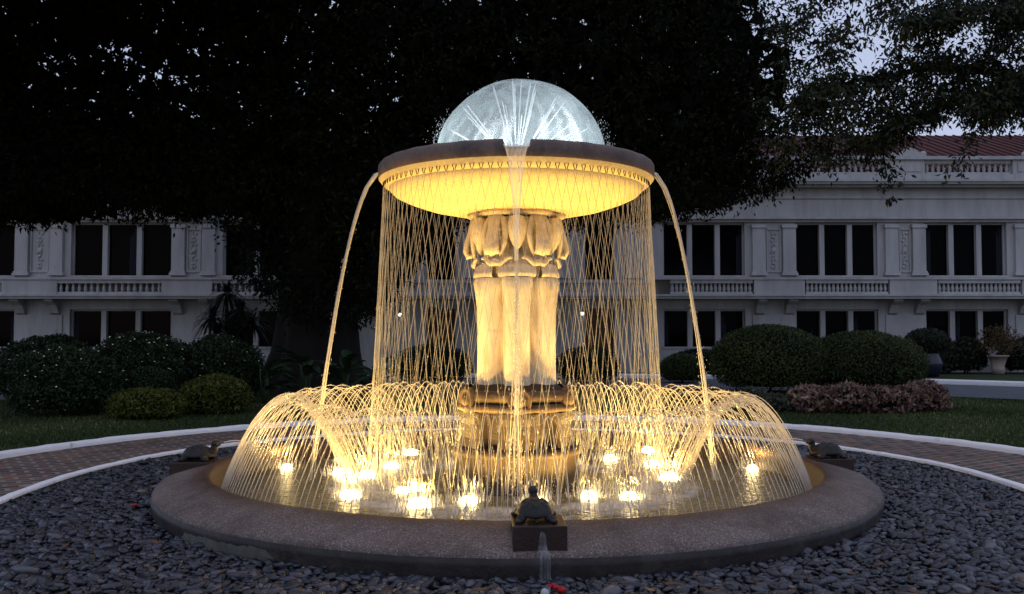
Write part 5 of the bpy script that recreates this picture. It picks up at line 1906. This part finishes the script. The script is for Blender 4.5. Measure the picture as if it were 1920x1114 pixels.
# loose leaf layer added above the picture to shade lawn, shrubs and wing
n = 9000
x = rg.uniform(-17, -4.2, n); y = rg.uniform(3.5, 12.5, n)
z = 0.40 * (y + 8.5) + 1.9 + rg.uniform(0, 3.2, n)
P_ = np.stack([x, y, z], 1); L = rg.uniform(0.4, 0.7, n)
link('shading_leaves', leaf_mesh('shading_leaves', P_, rg.normal(0, 1, (n, 3)), rg.normal(0, 1, (n, 3)) + np.array([0, 0, 1.2]), L, L * .6, M['leaf_dark'], rg.uniform(0, .3, n)), bt, True)

# --- tree at the hedge side, branches coming in from outside the picture
rt = empty('spreading_tree', (13.2, 9.5, 0)); tag(rt, 'spreading leafy tree with drooping branches and sky between them, hedge side', 'tree')
mb = MB()
mb.lathe([(0.55, -0.1), (0.45, 0.5), (0.40, 2.0), (0.38, 3.6), (0.44, 4.6), (0.2, 5.3)], 20, (13.2, 9.5, 0), True, mod=lambda a, r, z: (r * (1 + .08 * math.sin(5 * a + z)), z))
mb.build('trunk', M['bark'], rt, True)
mb = MB()
rr = random.Random(31)
tips = []
MAIN = [[(13.2, 9.5, 4.2), (11.6, 9.6, 5.6), (10.0, 9.8, 6.3), (8.4, 10.0, 6.5), (7.0, 10.1, 6.2), (6.2, 10.2, 5.8)],
        [(13.2, 9.5, 4.4), (11.9, 9.2, 6.2), (10.4, 9.0, 7.3), (8.8, 9.0, 8.0), (7.4, 9.1, 8.3), (6.4, 9.2, 8.2)],
        [(13.2, 9.5, 4.0), (12.4, 10.2, 5.6), (11.0, 10.6, 6.2), (9.6, 10.8, 6.0), (8.4, 10.9, 5.6), (7.9, 10.9, 5.1)],
        [(13.2, 9.5, 4.4), (12.4, 9.0, 5.7), (11.4, 8.8, 6.2), (10.4, 8.7, 6.1), (9.5, 8.7, 5.6), (9.0, 8.7, 5.1)],
        [(13.2, 9.5, 4.6), (12.4, 9.8, 6.6), (11.4, 10.0, 7.9), (10.2, 10.1, 8.7), (9.0, 10.2, 9.2)],
        [(13.2, 9.5, 4.6), (12.8, 9.2, 7.0), (12.2, 9.0, 8.4), (11.4, 8.9, 9.3)],
        [(13.2, 9.5, 4.5), (12.1, 8.8, 5.9), (11.0, 8.5, 6.6), (9.8, 8.4, 7.0), (8.6, 8.4, 7.1), (7.6, 8.5, 6.9)]]
MAIN = [[p if i == 0 else (p[0], p[1], p[2] + 0.45) for i, p in enumerate(q)] for q in MAIN]
for pts in MAIN:
    # smooth the polyline
    q = []
    for i in range(len(pts) - 1):
        for k in range(4):
            t = k / 4.0
            q.append(Vector(pts[i]).lerp(Vector(pts[i + 1]), t) + Vector((rr.uniform(-.05, .05), rr.uniform(-.05, .05), rr.uniform(-.05, .05))))
    q.append(Vector(pts[-1]))
    limb(mb, q, 0.15, 0.02, 6)
    for i in range(4, len(q)):
        for _ in range(3):
            d = Vector((rr.uniform(-1, .35), rr.uniform(-1, 1), rr.uniform(-.55, .65)))
            ln2 = rr.uniform(0.5, 1.25) * (1.1 - 0.4 * i / len(q))
            sp = []
            for k in range(5):
                t = k / 4.0
                p = q[i] + d * ln2 * t + Vector((0, 0, -0.35 * t * t * ln2))
                sp.append(p)
                if k >= 1: tips.append(tuple(p + Vector((rr.uniform(-.12, .12), rr.uniform(-.12, .12), rr.uniform(-.1, .08)))))
            limb(mb, sp, 0.028, 0.008, 4)
mb.build('limbs', M['bark'], rt, True)
# two hanging tips seen against the wall
hang = [((7.9, 10.9, 5.5), (8.05, 10.8, 4.3)), ((9.0, 8.7, 5.5), (8.35, 8.6, 4.5))]
for a, b in hang:
    for k in range(5): tips.append(tuple(Vector(a).lerp(Vector(b), k / 4.0)))
tips = np.array(tips)
rg = np.random.default_rng(56)
K = 1500
x = rg.uniform(5.2, 13.5, K); z = rg.uniform(4.7, 9.2, K); y = rg.uniform(9.0, 11.8, K)
lo = np.interp(x, [5.2, 6.2, 7.2, 8.0, 9.0, 9.8, 10.6, 13.5], [5.3, 4.9, 5.15, 5.6, 6.0, 6.2, 6.3, 6.2])
gap = np.sin(x * 2.3 + 1.2 * np.sin(z * 1.9)) * np.sin(z * 3.1 + 1.4 * np.sin(x * 1.3 + .6))
dens = np.where(z < 6.85, 0.72, 0.16) + 0.95 * gap + np.where((x < 8.7) & (z < 6.5), 0.45, 0.0)
ok = (z > lo) & (rg.uniform(0, 1, K) < dens)
tips = np.concatenate([tips, np.stack([x, y, z], 1)[ok]])
rg = np.random.default_rng(55)
pos, axis, nrm, ln_, tone = clump_leaves(tips, rg.uniform(0.18, 0.40, len(tips)), 24, 0.13, 6, 0.75, 0.6)
link('crown', leaf_mesh('crown', pos, axis, nrm, ln_, ln_ * 0.40, M['leaf_right'], tone), rt, True)

# the raised bowl and all that belongs to it sit 3 cm higher
for o in list(COL.objects):
    if o.parent is None and o.name.split('.')[0] in ('bowl_water', 'water_dome', 'bowl_lamp', 'water_curtain', 'water_stream'):
        o.location.z += 0.03
    elif o.parent is ft and o.name.split('.')[0] in ('bowl', 'spray_head', 'abacus'):
        o.location.z += 0.03
    elif o.parent is ft and o.name.split('.')[0] == 'capital':
        o.location.z += 0.015

for o in list(ft.children):
    if o.name.split('.')[0] in ('lower_drum', 'pedestal_core', 'pedestal_pier', 'base_plate', 'base_torus', 'base_neck', 'medallion'):
        o.scale = (0.93, 0.93, 1.0)
